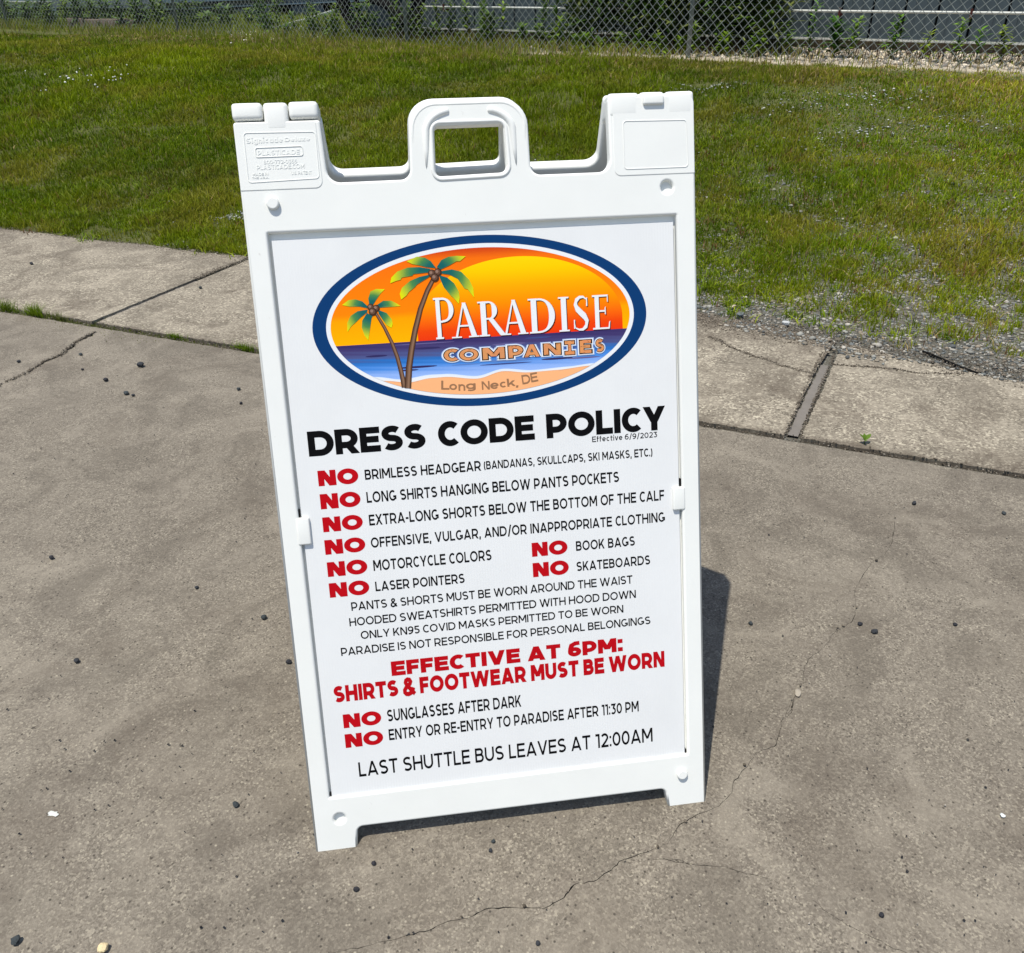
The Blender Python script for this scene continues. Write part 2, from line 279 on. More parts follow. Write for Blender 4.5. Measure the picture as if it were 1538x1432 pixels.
def mat_soil():
    m, N, Lk, p = new_mat('soil', .95, spec=.15)
    pos = N.new('ShaderNodeNewGeometry').outputs['Position']
    n1 = noise(N, Lk, 2.3, 6, .7, pos); n2 = noise(N, Lk, 90, 4, .7, pos)
    c = ramp(N, Lk, n1, [(.3, (.035, .027, .017)), (.5, (.065, .052, .032)), (.7, (.10, .088, .058))])
    v = voro(N, Lk, 110, pos); sep = N.new('ShaderNodeSeparateColor'); Lk.new(v.outputs['Color'], sep.inputs[0])
    g = ramp(N, Lk, sep.outputs[0], [(0, (.03, .03, .028)), (.4, (.08, .078, .07)), (.8, (.16, .16, .15)), (.95, (.34, .34, .32))])
    c = mix(N, Lk, ramp(N, Lk, n2, [(.5, (0, 0, 0)), (.6, (.7,) * 3)]), c, g)
    xyz = N.new('ShaderNodeSeparateXYZ'); Lk.new(pos, xyz.inputs[0])
    q_ = math_n(N, Lk, 'MULTIPLY_ADD', xyz.outputs[0], .8695, math_n(N, Lk, 'MULTIPLY_ADD', xyz.outputs[1], -.494, -.286))
    gm = ramp(N, Lk, math_n(N, Lk, 'MULTIPLY_ADD', q_, .4, math_n(N, Lk, 'MULTIPLY', n1, 1.2)), [(.10, (0, 0, 0)), (.55, (.85,) * 3)])
    c = mix(N, Lk, gm, c, mix(N, Lk, .35, tuple((.125, .118, .092)), g))
    # thatch and moss under the turf
    sv = math_n(N, Lk, 'SUBTRACT', math_n(N, Lk, 'MULTIPLY_ADD', xyz.outputs[0], .494, math_n(N, Lk, 'MULTIPLY', xyz.outputs[1], .8695)), 1.49)
    tm = math_n(N, Lk, 'MULTIPLY', ramp(N, Lk, math_n(N, Lk, 'MULTIPLY_ADD', sv, .25, math_n(N, Lk, 'MULTIPLY', q_, -.17)), [(.30, (0, 0, 0)), (.55, (1,) * 3)]), ramp(N, Lk, n2, [(.25, (.95,) * 3), (.70, (.55,) * 3)]))
    c = mix(N, Lk, tm, c, ramp(N, Lk, n1, [(.35, (.045, .062, .008)), (.65, (.10, .11, .02))]))
    # the pale stony strip beyond the fence
    cc = math_n(N, Lk, 'MULTIPLY_ADD', xyz.outputs[0], .645, math_n(N, Lk, 'MULTIPLY', xyz.outputs[1], .764))
    aa = math_n(N, Lk, 'MULTIPLY_ADD', xyz.outputs[0], .764, math_n(N, Lk, 'MULTIPLY', xyz.outputs[1], -.645))
    wob = math_n(N, Lk, 'MULTIPLY_ADD', noise(N, Lk, 3, 4, .6, pos), .6, -.3)
    s1 = ramp(N, Lk, math_n(N, Lk, 'ADD', math_n(N, Lk, 'SUBTRACT', cc, 6.95), wob), [(.0, (0, 0, 0)), (.25, (1,) * 3)])
    s2 = ramp(N, Lk, math_n(N, Lk, 'ADD', math_n(N, Lk, 'MULTIPLY_ADD', aa, .5, 2.3), wob), [(.0, (0, 0, 0)), (.35, (1,) * 3)])
    s3 = ramp(N, Lk, math_n(N, Lk, 'SUBTRACT', 9.2, cc), [(.0, (0, 0, 0)), (.2, (1,) * 3)])
    pale = ramp(N, Lk, n2, [(.35, (.30, .25, .18)), (.6, (.52, .46, .36))])
    c = mix(N, Lk, math_n(N, Lk, 'MULTIPLY', math_n(N, Lk, 'MULTIPLY', s1, s2), s3), c, pale)
    Lk.new(c, p.inputs['Base Color'])
    bump(N, Lk, p, v.outputs['Distance'], .6, .006, bump(N, Lk, p, n2, .8, .01))
    return m
M_SOIL = mat_soil()

def mat_plastic(name, base, rough, dirt=.0, flute=False):
    m, N, Lk, p = new_mat(name, rough, spec=.45)
    tc = N.new('ShaderNodeTexCoord').outputs['Object']
    n = noise(N, Lk, 9, 5, .6, tc)
    c = mix(N, Lk, ramp(N, Lk, n, [(.35, (0, 0, 0)), (.75, (1,) * 3)]), base, tuple(x * .955 for x in base))
    sc_ = noise(N, Lk, 70, 3, .75, tc, 1.5)
    c = mix(N, Lk, ramp(N, Lk, sc_, [(.70, (0, 0, 0)), (.78, (dirt,) * 3)]), c, (.42, .40, .36))
    Lk.new(c, p.inputs['Base Color'])
    r = ramp(N, Lk, noise(N, Lk, 25, 4, .6, tc), [(.3, (rough - .07,) * 3), (.7, (rough + .1,) * 3)])
    Lk.new(r, p.inputs['Roughness'])
    b = bump(N, Lk, p, noise(N, Lk, 420, 2, .5, tc), .10, .0006)
    b = bump(N, Lk, p, noise(N, Lk, 6, 2, .5, tc), .25, .003, b)
    if flute:
        w = N.new('ShaderNodeTexWave'); w.inputs['Scale'].default_value = 75; w.bands_direction = 'X'
        Lk.new(tc, w.inputs['Vector']); bump(N, Lk, p, w.outputs['Fac'], .12, .0004, b)
    return m
M_PLASTIC = mat_plastic('white plastic', (.75, .755, .715), .42, .35)
M_SHEET = mat_plastic('printed sheet', (.70, .705, .695), .5, .12, True)

def mat_attr(name, rough=.6, spec=.3, transl=0.0, bumpy=0.0):
    m, N, Lk, p = new_mat(name, rough, spec=spec)
    a = N.new('ShaderNodeAttribute'); a.attribute_name = 'Col'
    Lk.new(a.outputs['Color'], p.inputs['Base Color'])
    if bumpy:
        pos = N.new('ShaderNodeNewGeometry').outputs['Position']
        bump(N, Lk, p, noise(N, Lk, 300, 4, .7, pos), bumpy, .004)
    if transl:
        t = N.new('ShaderNodeBsdfTranslucent'); Lk.new(a.outputs['Color'], t.inputs['Color'])
        mx = N.new('ShaderNodeMixShader'); mx.inputs[0].default_value = transl
        Lk.new(p.outputs[0], mx.inputs[1]); Lk.new(t.outputs[0], mx.inputs[2])
        Lk.new(mx.outputs[0], N['Material Output'].inputs['Surface'])
    return m
M_PRINT = mat_attr('printed ink', .6, .04)
M_LEAF = mat_attr('leaf', .6, .22, .42)
M_STONE = mat_attr('stone', .8, .3, 0, .6)

def mat_simple(name, base, rough=.5, spec=.4, metal=0, var=.15, scale=8, bumpy=.1):
    m, N, Lk, p = new_mat(name, rough, spec=spec); p.inputs['Metallic'].default_value = metal
    tc = N.new('ShaderNodeNewGeometry').outputs['Position']
    n = noise(N, Lk, scale, 6, .7, tc)
    Lk.new(mix(N, Lk, ramp(N, Lk, n, [(.3, (0, 0, 0)), (.7, (1,) * 3)]), tuple(x * (1 - var) for x in base), tuple(min(1, x * (1 + var)) for x in base)), p.inputs['Base Color'])
    bump(N, Lk, p, n, bumpy, .004)
    return m
M_BLACKINK = mat_simple('black ink', (.004, .004, .0045), .6, .04, 0, .1, 20, 0)
M_REDINK = mat_simple('red ink', (.42, .0035, .008), .6, .04, 0, .05, 20, 0)
M_GALV = mat_simple('galvanised steel', (.17, .20, .21), .5, .5, .35, .2, 30, .05)
M_WIRE = mat_simple('galvanised wire', (.24, .255, .235), .45, .5, .25, .25, 12, 0)
M_PANEL = mat_simple('blue grey metal cladding', (.047, .064, .074), .42, .45, 0, .14, 5, .1)
M_BOX = mat_simple('grey painted box', (.085, .105, .12), .5, .4, 0, .15, 6, .05)
M_WHITE = mat_simple('white painted metal', (.50, .51, .47), .5, .4, 0, .1, 6, .05)
M_SIDING = mat_simple('pale siding', (.36, .43, .45), .6, .3, 0, .12, 4, .05)
M_BASE = mat_simple('foundation concrete', (.13, .115, .085), .9, .2, 0, .25, 8, .4)
M_BLOCK = mat_simple('old brown block', (.15, .115, .09), .9, .2, 0, .35, 9, .5)
M_RUBBER = mat_simple('black rubber', (.006, .006, .006), .85, .08, 0, .3, 12, .1)
M_RUST = mat_simple('rusty iron', (.07, .022, .016), .8, .2, 0, .4, 30, .3)
M_SEAL = mat_simple('joint sealant', (.155, .14, .122), .8, .2, 0, .12, 12, .3)
M_WOODY = mat_simple('dry bark', (.40, .33, .25), .8, .2, 0, .3, 60, .4)
M_YELLOW = mat_simple('yellow paint', (.60, .42, .03), .6, .3, 0, .1, 20, .05)
M_GAPSHADE = mat_simple('black gap shade', (.012, .012, .012), .9, .1, 0, .2, 5, .1)  # near-black colour stands in for the shade in gaps and slots

# ---------------------------------------------------------------- the ground
# q runs along the long slab joint, s across it (away from the camera)
JE = np.array([.8695, -.4940]); JN = np.array([.4940, .8695]); J0 = np.array([.985, 1.154])
def qs(q, s): return (J0[0] + q * JE[0] + s * JN[0], J0[1] + q * JE[1] + s * JN[1])
def to_qs(x, y):
    dx = np.asarray(x) - J0[0]; dy = np.asarray(y) - J0[1]
    return dx * JE[0] + dy * JE[1], dx * JN[0] + dy * JN[1]
def ground_z(x, y):
    x = np.asarray(x, float); y = np.asarray(y, float)
    q, s = to_qs(x, y)
    edge = .93 + np.clip((q + .45), 0, 1.2) * -.26 
    z = -.012 + .008 * np.clip((s - edge + .12) / .15, 0, 1)
    t = np.clip((s - .95) / 4.5, 0, 1)
    z = z + .506 * t * t * (3 - 2 * t)
    amp = np.clip((s - 1.0) / 1.0, 0, 1) * np.clip((7.2 - (x * .645 + y * .764)) / 1.0, 0, 1)
    z = z + amp * (.045 * (vnoise(x, y, .9, 0) - .5) + .02 * (vnoise(x, y, 3.1, 1) - .5))
    return z
def gz(x, y): return float(ground_z(x, y))

def spaced(lo, a, b, hi, fine, coarse):
    A = list(np.arange(a, b, fine)); L1 = []; x = a; st = fine
    while x > lo: st *= 1.22; x -= min(st, coarse); L1.append(x)
    R1 = []; x = A[-1]; st = fine
    while x < hi: st *= 1.22; x += min(st, coarse); R1.append(x)
    return np.array(L1[::-1] + A + R1)
gx = spaced(-260, -6.5, 6.5, 260, .07, 30); gy = spaced(-60, -.6, 14, 420, .07, 30)
X, Y = np.meshgrid(gx, gy); Zg = ground_z(X, Y)
V = np.stack([X.ravel(), Y.ravel(), Zg.ravel()], 1); nx, ny = len(gx), len(gy)
i = np.arange((nx - 1) * (ny - 1)); r_, c_ = i // (nx - 1), i % (nx - 1); a_ = r_ * nx + c_
loops = np.stack([a_, a_ + 1, a_ + nx + 1, a_ + nx], 1).ravel()
ground = np_mesh('ground', V, loops, np.arange(len(i)) * 4, np.full(len(i), 4), M_SOIL, smooth=True)
tag(ground, kind='structure', label='brown stony soil under the lawn and between the slabs')

def ribbon(pts, w0, w1, seed, amp=.4, sub=5):
    """closed outline of a crack: polyline with small jags and a width that comes and goes"""
    r = random.Random(seed); P = []
    for (a, b) in zip(pts[:-1], pts[1:]):
        L = math.hypot(b[0] - a[0], b[1] - a[1]); n = max(1, min(sub, int(L / .006)))
        for k in range(n):
            t = k / n; j = .0016 if k else 0
            P.append((a[0] + (b[0] - a[0]) * t + r.uniform(-j, j), a[1] + (b[1] - a[1]) * t + r.uniform(-j, j)))
    P.append(pts[-1]); Lf, Rt = [], []
    m = len(P)
    for k, p in enumerate(P):
        a = P[max(0, k - 1)]; b = P[min(m - 1, k + 1)]
        dx, dy = b[0] - a[0], b[1] - a[1]; L = math.hypot(dx, dy) or 1
        ww = callable(w0) and w0(k / (m - 1)) or (w0 + (w1 - w0) * k / (m - 1))
        w = ww * (1 + r.uniform(-amp, amp)) * .5
        if k in (0, m - 1): w = .0002
        Lf.append((p[0] - dy / L * w, p[1] + dx / L * w)); Rt.append((p[0] + dy / L * w, p[1] - dx / L * w))
    return Lf + Rt[::-1][1:-1]

def inside(poly, x, y):
    c = False; n = len(poly)
    for i in range(n):
        x0, y0 = poly[i]; x1, y1 = poly[i - 1]
        if (y0 > y) != (y1 > y) and x < (x1 - x0) * (y - y0) / (y1 - y0) + x0: c = not c
    return c

def slab(name, outer, holes, mat, parent, z=0.0, depth=.095, chamf=.004):
    """a slab with real open cracks; returns the object"""
    verts = []; edges = []; rings = []
    for ring in [outer] + holes:
        n = len(verts); verts += [Vector((p[0], p[1])) for p in ring]
        edges += [(n + i, n + (i + 1) % len(ring)) for i in range(len(ring))]; rings.append((n, len(ring)))
    vo, eo, fo, ov, oe, of = delaunay_2d_cdt(verts, edges, [], 0, 1e-7)
    V = [(p.x, p.y, z) for p in vo]; F = []
    for f in fo:
        cx_ = sum(vo[i].x for i in f) / 3; cy_ = sum(vo[i].y for i in f) / 3
        if not inside(outer, cx_, cy_): continue
        if any(inside(h, cx_, cy_) for h in holes): continue
        F.append(tuple(f))
    # drop walls from every open edge
    cnt = {}
    for f in F:
        for i in range(3):
            e = (f[i], f[(i + 1) % 3]); cnt[e] = 1
    base = {}
    def low(i):
        if i not in base:
            base[i] = len(V); V.append((V[i][0], V[i][1], z - depth))
        return base[i]
    for (a, b) in list(cnt):
        if (b, a) not in cnt: F.append((a, low(a), low(b), b))
    o = mesh_obj(name, V, F, mat, parent)
    return o

def edge_line(q0, s0, q1, s1, n, amp, seed, smooth=0):
    r = random.Random(seed); out = []
    for k in range(n):
        t = k / n; j = r.uniform(-amp, amp)
        out.append(qs(q0 + (q1 - q0) * t, s0 + (s1 - s0) * t + j))
    return out
def edge_v(q0, s0, q1, s1, n, amp, seed):
    r = random.Random(seed)
    return [qs(q0 + (q1 - q0) * k / n + r.uniform(-amp, amp), s0 + (s1 - s0) * k / n) for k in range(n)]

pavement = empty('pavement'); tag(pavement, kind='structure', label='weathered concrete pad and walk with cracks and open joints')
# pad in front of the long joint
outer = [qs(-9, -9), qs(9, -9)] + [qs(9, -.012)] + edge_line(4, -.012, -6, -.016, 420, .0022, 1) + [qs(-9, -.02)]
wl_ = lambda t: (.0015 + .022 * math.exp(-((t - .10) / .065) ** 2) + .018 * math.exp(-((t - .33) / .055) ** 2) + .009 * math.exp(-((t - .55) / .12) ** 2))
w_main = lambda t: .00030 + .0003 * min(1, t * 2) + .0011 * math.exp(-((t - .80) / .09) ** 2) + .0006 * math.sin(t * 43) ** 6
holes = [ribbon(CR1, w_main, 0, 3, .6), ribbon(CR2, .0011, .0009, 4), ribbon(CR3, .0008, .0008, 5), ribbon(CRL, wl_, 0, 6, .45)]
slab('concrete_slab', outer, holes, M_PAD, pavement)
# walk slabs beyond the joint
def back_edge(q0, q1, n, f, amp, seed):
    r = random.Random(seed)
    return [qs(q0 + (q1 - q0) * k / n, f(q0 + (q1 - q0) * k / n) + r.uniform(-amp, amp)) for k in range(n + 1)]
fL = lambda q: .962 + .01 * math.sin(q * 2) + .010 * math.sin(q * 9)
fM = lambda q: .965 - (max(0, q + .62) ** 1.5) * .22
fR = lambda q: .80 - .19 * max(0, q - .05) + .035 * math.sin(q * 7 + 1) * math.exp(-q) - .05 * max(0, q - .6) ** 2
o = slab('concrete_slab', edge_line(-6.5, .026, -2.700, .022, 160, .0035, 11) + edge_v(-2.700, .022, -2.655, .94, 60, .002, 12) + back_edge(-2.655, -6.5, 150, fL, .006, 13), [], M_WALK, pavement, .004)
oM = edge_line(-2.672, .020, -.026, .012, 170, .003, 14) + edge_v(-.026, .012, .052, .775, 60, .003, 15) + back_edge(.052, -2.628, 150, fM, .008, 16)
slab('concrete_slab', oM, [ribbon(CRM1, .006, .0035, 21, .9), ribbon(CRM2, .0025, .0015, 22)], M_WALK, pavement, .003)
oR = edge_line(.022, .012, 3.6, .012, 170, .003, 17) + back_edge(3.6, .098, 150, fR, .007, 18) + edge_v(.098, .775, .022, .012, 60, .003, 19)[:-1]
slab('concrete_slab', oR, [ribbon(CRR, .0035, .003, 23, .9)], M_WALK, pavement, .002)
# sealant strips lying in the two cross joints
def strip(a, b, w, z, n=40, seed=1):
    r = random.Random(seed); v, f = [], []
    for k in range(n + 1):
        t = k / n; q = a[0] + (b[0] - a[0]) * t; s = a[1] + (b[1] - a[1]) * t
        for sg_ in (-1, 1):
            x, y = qs(q + sg_ * w * .5 * (1 + r.uniform(-.18, .18)), s); v.append((x, y, z + r.uniform(-.001, .001)))
        for sg_ in (-1, 1):
            x, y = qs(q + sg_ * w * .5, s); v.append((x, y, z - .02))
    for k in range(n):
        a_, b_ = k * 4, k * 4 + 4
        f += [(a_, a_ + 1, b_ + 1, b_), (a_ + 2, a_, b_, b_ + 2), (a_ + 1, a_ + 3, b_ + 3, b_ + 1)]
    return v, f
mesh_obj('joint_sealant', *strip((-.002, .03), (.055, .60), .030, -.004), M_SEAL, pavement)
mesh_obj('joint_sealant', *strip((-2.686, .05), (-2.662, .60), .020, -.005, seed=3), M_SEAL, pavement)

# ---------------------------------------------------------------- stones
def ico():
    bm = bmesh.new(); bmesh.ops.create_icosphere(bm, subdivisions=1, radius=1.0)
    v = np.array([p.co[:] for p in bm.verts]); f = np.array([[q.index for q in p.verts] for p in bm.faces]); bm.free(); return v, f
IV, IF = ico()
def stone_batch(name, xs, ys, zs, size, colf, label, flat=.55, rot=True, seedk=0):
    n = len(xs); nv = len(IV)
    jit = 1 + rng.uniform(-.28, .28, (n, nv, 1))
    ax = rng.uniform(.65, 1.25, (n, 1, 3)); ax[:, :, 2] *= flat
    P = IV[None] * jit * ax
    th = rng.uniform(0, 6.28, n); c, s = np.cos(th), np.sin(th)
    Q = P.copy(); Q[:, :, 0] = P[:, :, 0] * c[:, None] - P[:, :, 1] * s[:, None]; Q[:, :, 1] = P[:, :, 0] * s[:, None] + P[:, :, 1] * c[:, None]
    Q *= np.asarray(size)[:, None, None]
    Q += np.stack([xs, ys, zs], 1)[:, None, :]
    F = (IF[None] + (np.arange(n) * nv)[:, None, None]).reshape(-1)
    cols = np.repeat(colf(n), nv, 0)
    o = np_mesh(name, Q.reshape(-1, 3), F, np.arange(n * len(IF)) * 3, np.full(n * len(IF), 3), M_STONE, cols)
    tag(o, label, kind='stuff'); return o

def pick(pal, n, jit=.25):
    pal = np.array(pal); c = pal[rng.integers(0, len(pal), n)] * (1 + rng.uniform(-jit, jit, (n, 1))); return c
GREYS = [(.10, .115, .12), (.16, .175, .175), (.22, .23, .22), (.075, .085, .09), (.30, .30, .28), (.13, .12, .10), (.18, .16, .13)]
# gravel at the edge of the lawn and between the clumps on the right
def gravel_field():
    n = 150000
    q = rng.uniform(-3.2, 4.5, n); s = rng.uniform(.66, 4.2, n)
    x = J0[0] + q * JE[0] + s * JN[0]; y = J0[1] + q * JE[1] + s * JN[1]
    ed = np.where(q > .05, .80 - .19 * (q - .05), np.where(q > -.62, .965 - np.clip(q + .62, 0, 9) ** 1.5 * .22, .965))
    ed = np.maximum(ed - .02, .3)
    d = s - ed
    near = np.exp(-np.clip(d - .08, 0, 9) / .50) * np.clip((q + 1.5) / .9, .05, 1)
    patch = np.clip((fbm(x, y, 1.3, 1) - .30) * 5, 0, 1) * np.clip((q + 1.2) / 1.0, .03, 1) * np.exp(-np.clip(d - .6, 0, 9) / 1.1)
    drift = np.exp(-((q + .05) / .22) ** 2 - ((s - .86) / .09) ** 2) * 1.5 + np.exp(-((q + .75) / .35) ** 2 - ((s - 1.0) / .06) ** 2)
    pr = np.clip(near * .85 + patch * .75 + drift, 0, 1)
    k = (rng.random(n) < pr) & (d > -.05 - .05 * rng.random(n)) & ((d > -.01) | (np.abs(q + .05) < .30) | (q > .6))
    x, y, q, d = x[k], y[k], q[k], d[k]
    k2 = np.arange(len(x)) < 42000; x, y, q, d = x[k2], y[k2], q[k2], d[k2]
    sz = rng.uniform(.0035, .0088, len(x)) * (1 + (rng.random(len(x)) < .05) * .8)
    z = np.maximum(ground_z(x, y), np.where(d < 0, .003, -1)) + sz * .25
    stone_batch('gravel', x, y, z, sz, lambda n: pick(GREYS, n) * np.array([1.12, 1.05, .96]), 'grey blue gravel along the broken edge of the walk')
gravel_field()
# crumbs and grit on the concrete
def grit():
    n = 8000
    q = rng.uniform(-4, 3, n); s = -rng.random(n) ** .8 * 2.6 - .02; s[:500] = rng.uniform(.03, .92, 500)
    x = J0[0] + q * JE[0] + s * JN[0]; y = J0[1] + q * JE[1] + s * JN[1]
    k = rng.random(n) < (.35 + .65 * (fbm(x, y, 1.6, 2) > .5)); x, y = x[k], y[k]
    sz = .0007 + .0015 * rng.random(len(x)) ** 3
    pal = [(.012, .012, .014), (.015, .015, .018), (.03, .028, .028), (.02, .02, .022), (.05, .045, .04), (.34, .30, .25)]
    stone_batch('grit', x, y, np.full(len(x), .003) + sz * .4, sz, lambda n: pick(pal, n), 'tiny dark grit scattered over the concrete', .7)
grit()
# crumbly dirt lying along the joints and on the broken walk edge
def crumbs():
    xs, ys = [], []
    def along(q0, s0, q1, s1, n, w):
        t = rng.random(n); q = q0 + (q1 - q0) * t + rng.normal(0, w, n) * abs(s1 - s0 > .3); s = s0 + (s1 - s0) * t + rng.normal(0, w, n)
        xs.append(J0[0] + q * JE[0] + s * JN[0]); ys.append(J0[1] + q * JE[1] + s * JN[1])
    along(-4.5, .008, 3.3, .002, 3600, .008); along(-.022, .02, .035, .7, 420, .003); along(.018, .02, .078, .7, 420, .003); along(.035, .60, .065, .8, 700, .012); along(-2.68, .6, -2.65, .95, 900, .012)
    along(-1.1, .95, .0, .83, 5200, .045); along(-.1, .88, 2.2, .50, 4200, .05); along(.1, .80, 2, .45, 900, .02); along(-4.5, .955, -2.4, .965, 1800, .018)
    for cr, n, w in ((CRM1, 500, .006), (CRR, 260, .005), (CRL, 420, .006), (CR1, 24, .002)):
        P = np.array(cr); i = rng.integers(0, len(P) - 1, n); t = rng.random((n, 1)); p = P[i] * (1 - t) + P[i + 1] * t + rng.normal(0, w, (n, 2))
        xs.append(p[:, 0]); ys.append(p[:, 1])
    x = np.concatenate(xs); y = np.concatenate(ys)
    q, s = to_qs(x, y); sz = .0012 + .0026 * rng.random(len(x)) ** 2
    stone_batch('crumbled_soil', x, y, np.where(np.abs(s) < .010, -.009 + rng.random(len(x)) * .008, .003) + sz * .3, sz,
                lambda n: pick([(.085, .068, .048), (.11, .09, .065), (.06, .048, .034), (.12, .10, .075), (.19, .165, .13)], n), 'dark crumbled soil in and beside the slab joints', .7)
crumbs()

# ---------------------------------------------------------------- grass
def blades(x, y, z, hgt, wid, col, tipcol, lean=.35, name='grass', label=None):
    n = len(x); th = rng.uniform(0, 2 * math.pi, n); fx, fy = np.cos(th), np.sin(th)
    ld = rng.uniform(0, 2 * math.pi, n); ln = np.abs(rng.normal(0, lean, n)) + .08
    lx, ly = np.cos(ld) * ln, np.sin(ld) * ln
    P = np.zeros((n, 5, 3)); w = wid * .5
    for k, (t, ww) in enumerate(((0, 1), (.55, .8), (1, 0))):
        cx_ = x + lx * hgt * t * t; cy_ = y + ly * hgt * t * t; cz_ = z + hgt * t * (1 - .28 * ln * t)
        if k < 2:
            P[:, 2 * k, 0] = cx_ - fx * w * ww; P[:, 2 * k, 1] = cy_ - fy * w * ww; P[:, 2 * k, 2] = cz_
            P[:, 2 * k + 1, 0] = cx_ + fx * w * ww; P[:, 2 * k + 1, 1] = cy_ + fy * w * ww; P[:, 2 * k + 1, 2] = cz_
        else:
            P[:, 4, 0] = cx_; P[:, 4, 1] = cy_; P[:, 4, 2] = cz_
    b = (np.arange(n) * 5)[:, None]
    loops = np.concatenate([b + np.array([[0, 1, 3, 2]]), b + np.array([[2, 3, 4]])], 1).ravel()
    starts = np.stack([np.arange(n) * 7, np.arange(n) * 7 + 4], 1).ravel(); tot = np.tile([4, 3], n)
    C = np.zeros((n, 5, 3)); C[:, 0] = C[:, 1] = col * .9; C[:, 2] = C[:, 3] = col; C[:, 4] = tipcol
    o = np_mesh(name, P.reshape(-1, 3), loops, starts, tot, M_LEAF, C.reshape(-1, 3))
    if label: tag(o, label, kind='stuff')
    return o

def lawn():
    N0 = 1300000
    az = np.where(rng.random(N0) < .80, rng.uniform(rad(-36), rad(50), N0), np.where(rng.random(N0) < .7, rng.uniform(rad(-66), rad(-36), N0), rng.uniform(rad(50), rad(66), N0)))
    d = 2.2 * (14.5 / 2.2) ** (rng.random(N0) ** .90)
    x = -.11 + d * np.sin(az); y = -.84 + d * np.cos(az)
    q, s = to_qs(x, y); cc = x * .645 + y * .764
    ed = np.where(q > .05, .84 - .19 * (q - .05), .985)
    dd = s - ed
    big = fbm(x, y, .55, 0); med = fbm(x, y, 2.2, 1); fine = vnoise(x, y, 9, 2)
    right = np.clip((q + 1.0) / 1.6, 0, 1)                  # bare and gravelly towards the right
    nearedge = np.clip((dd + .02) / (.05 + .55 * right), 0, 1)
    bare = np.clip((1.25 - np.clip(dd, 0, 3) / (1.9)), 0, 1) * right
    dens = (.50 + .9 * np.clip((fine - .22) * 2.2, 0, 1)) * nearedge * (1 - .55 * np.clip((.40 - med) * 8, 0, 1))
    dens *= 1 - bare * (.55 + .45 * (np.clip((.64 - fine) * 5, 0, 1)))
    dens *= np.where(dd < .18, .35 + .60 * (fine > .42) * (1 - .4 * right) - .25 * right, 1)
    # a few thin places in the middle of the lawn
    thin = np.clip((fbm(x, y, .8, 3) - .62) * 8, 0, 1) * (.25 + .05 * right)
    dens *= 1 - thin
    dens *= np.where((cc > 6.7) & (q > -4), .5, 1)
    for (hx, hy, ax_, ay_) in ((-.76, 4.06, .30, .07), (-1.5, 12.4, .6, .9), (-1.05, 3.72, .16, .05), (2.3, 5.6, .35, .07), (.1, 4.4, .35, .05)):
        dens *= np.clip(((x - hx) / ax_) ** 2 + ((y - hy) / ay_) ** 2 - .5 + .5 * fine, .08, 1)
    k = (rng.random(N0) < np.clip(dens, 0, 1)) & (dd > -.006) & (cc < 7.05 + .25 * (fine - .5) + np.where(q < -4, 2.8, 0))
    idx = np.nonzero(k)[0][:560000]
    x, y, q, s, d, cc, dd, big, med, fine, right = [a[idx] for a in (x, y, q, s, d, cc, dd, big, med, fine, right)]
    n = len(x)
    g1 = np.array([.078, .132, .001]); g2 = np.array([.180, .225, .001]); g3 = np.array([.22, .195, .018]); dry = np.array([.36, .27, .11]); red = np.array([.16, .075, .03])
    m1 = np.clip((big - .3) * 2.2 + .30 * right + rng.normal(0, .22, n), 0, 1)[:, None]
    col = g1 * (1 - m1) + g2 * m1
    mo = np.clip((med - .52) * 3 + right * .05 + rng.normal(0, .15, n), 0, .7)[:, None]
    col = col * (1 - mo) + g3 * mo
    fz = np.clip((cc - 5.6) / 1.3, 0, 1)                    # straw colour toward the fence
    dp = (rng.random(n) < (.02 + .05 * right + .30 * fz))[:, None]
    col = np.where(dp, dry * rng.uniform(.5, 1.1, (n, 1)), col)
    rp = (rng.random(n) < .05 * right + .01)[:, None]; col = np.where(rp, red, col)
    col *= rng.uniform(.75, 1.25, (n, 1)) * (1 + right[:, None] * np.array([.46, .40, .4])) * (.80 + .45 * vnoise(x, y, 4.5, 3)[:, None])
    hg = (.012 + .085 * np.clip(big * .6 + fbm(x, y, 1.7, 2) * .7 - .25, 0, 1)) * rng.uniform(.5, 1.4, n) * (1 + .45 * fz * (1 - right)) * np.where(cc > 6.6, .75, 1)
    hg = np.where(dd < .5, hg * .8, hg) * (1 - .25 * right) * np.where(cc > 6.4, .7, 1)
    tall = rng.random(n) < .006; hg = np.where(tall, hg * 2.2, hg)
    wd = .0027 * (d / 3) ** .95 * rng.uniform(.7, 1.5, n)
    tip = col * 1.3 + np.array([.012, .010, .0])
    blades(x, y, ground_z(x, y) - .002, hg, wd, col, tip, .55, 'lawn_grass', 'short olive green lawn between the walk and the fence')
lawn()

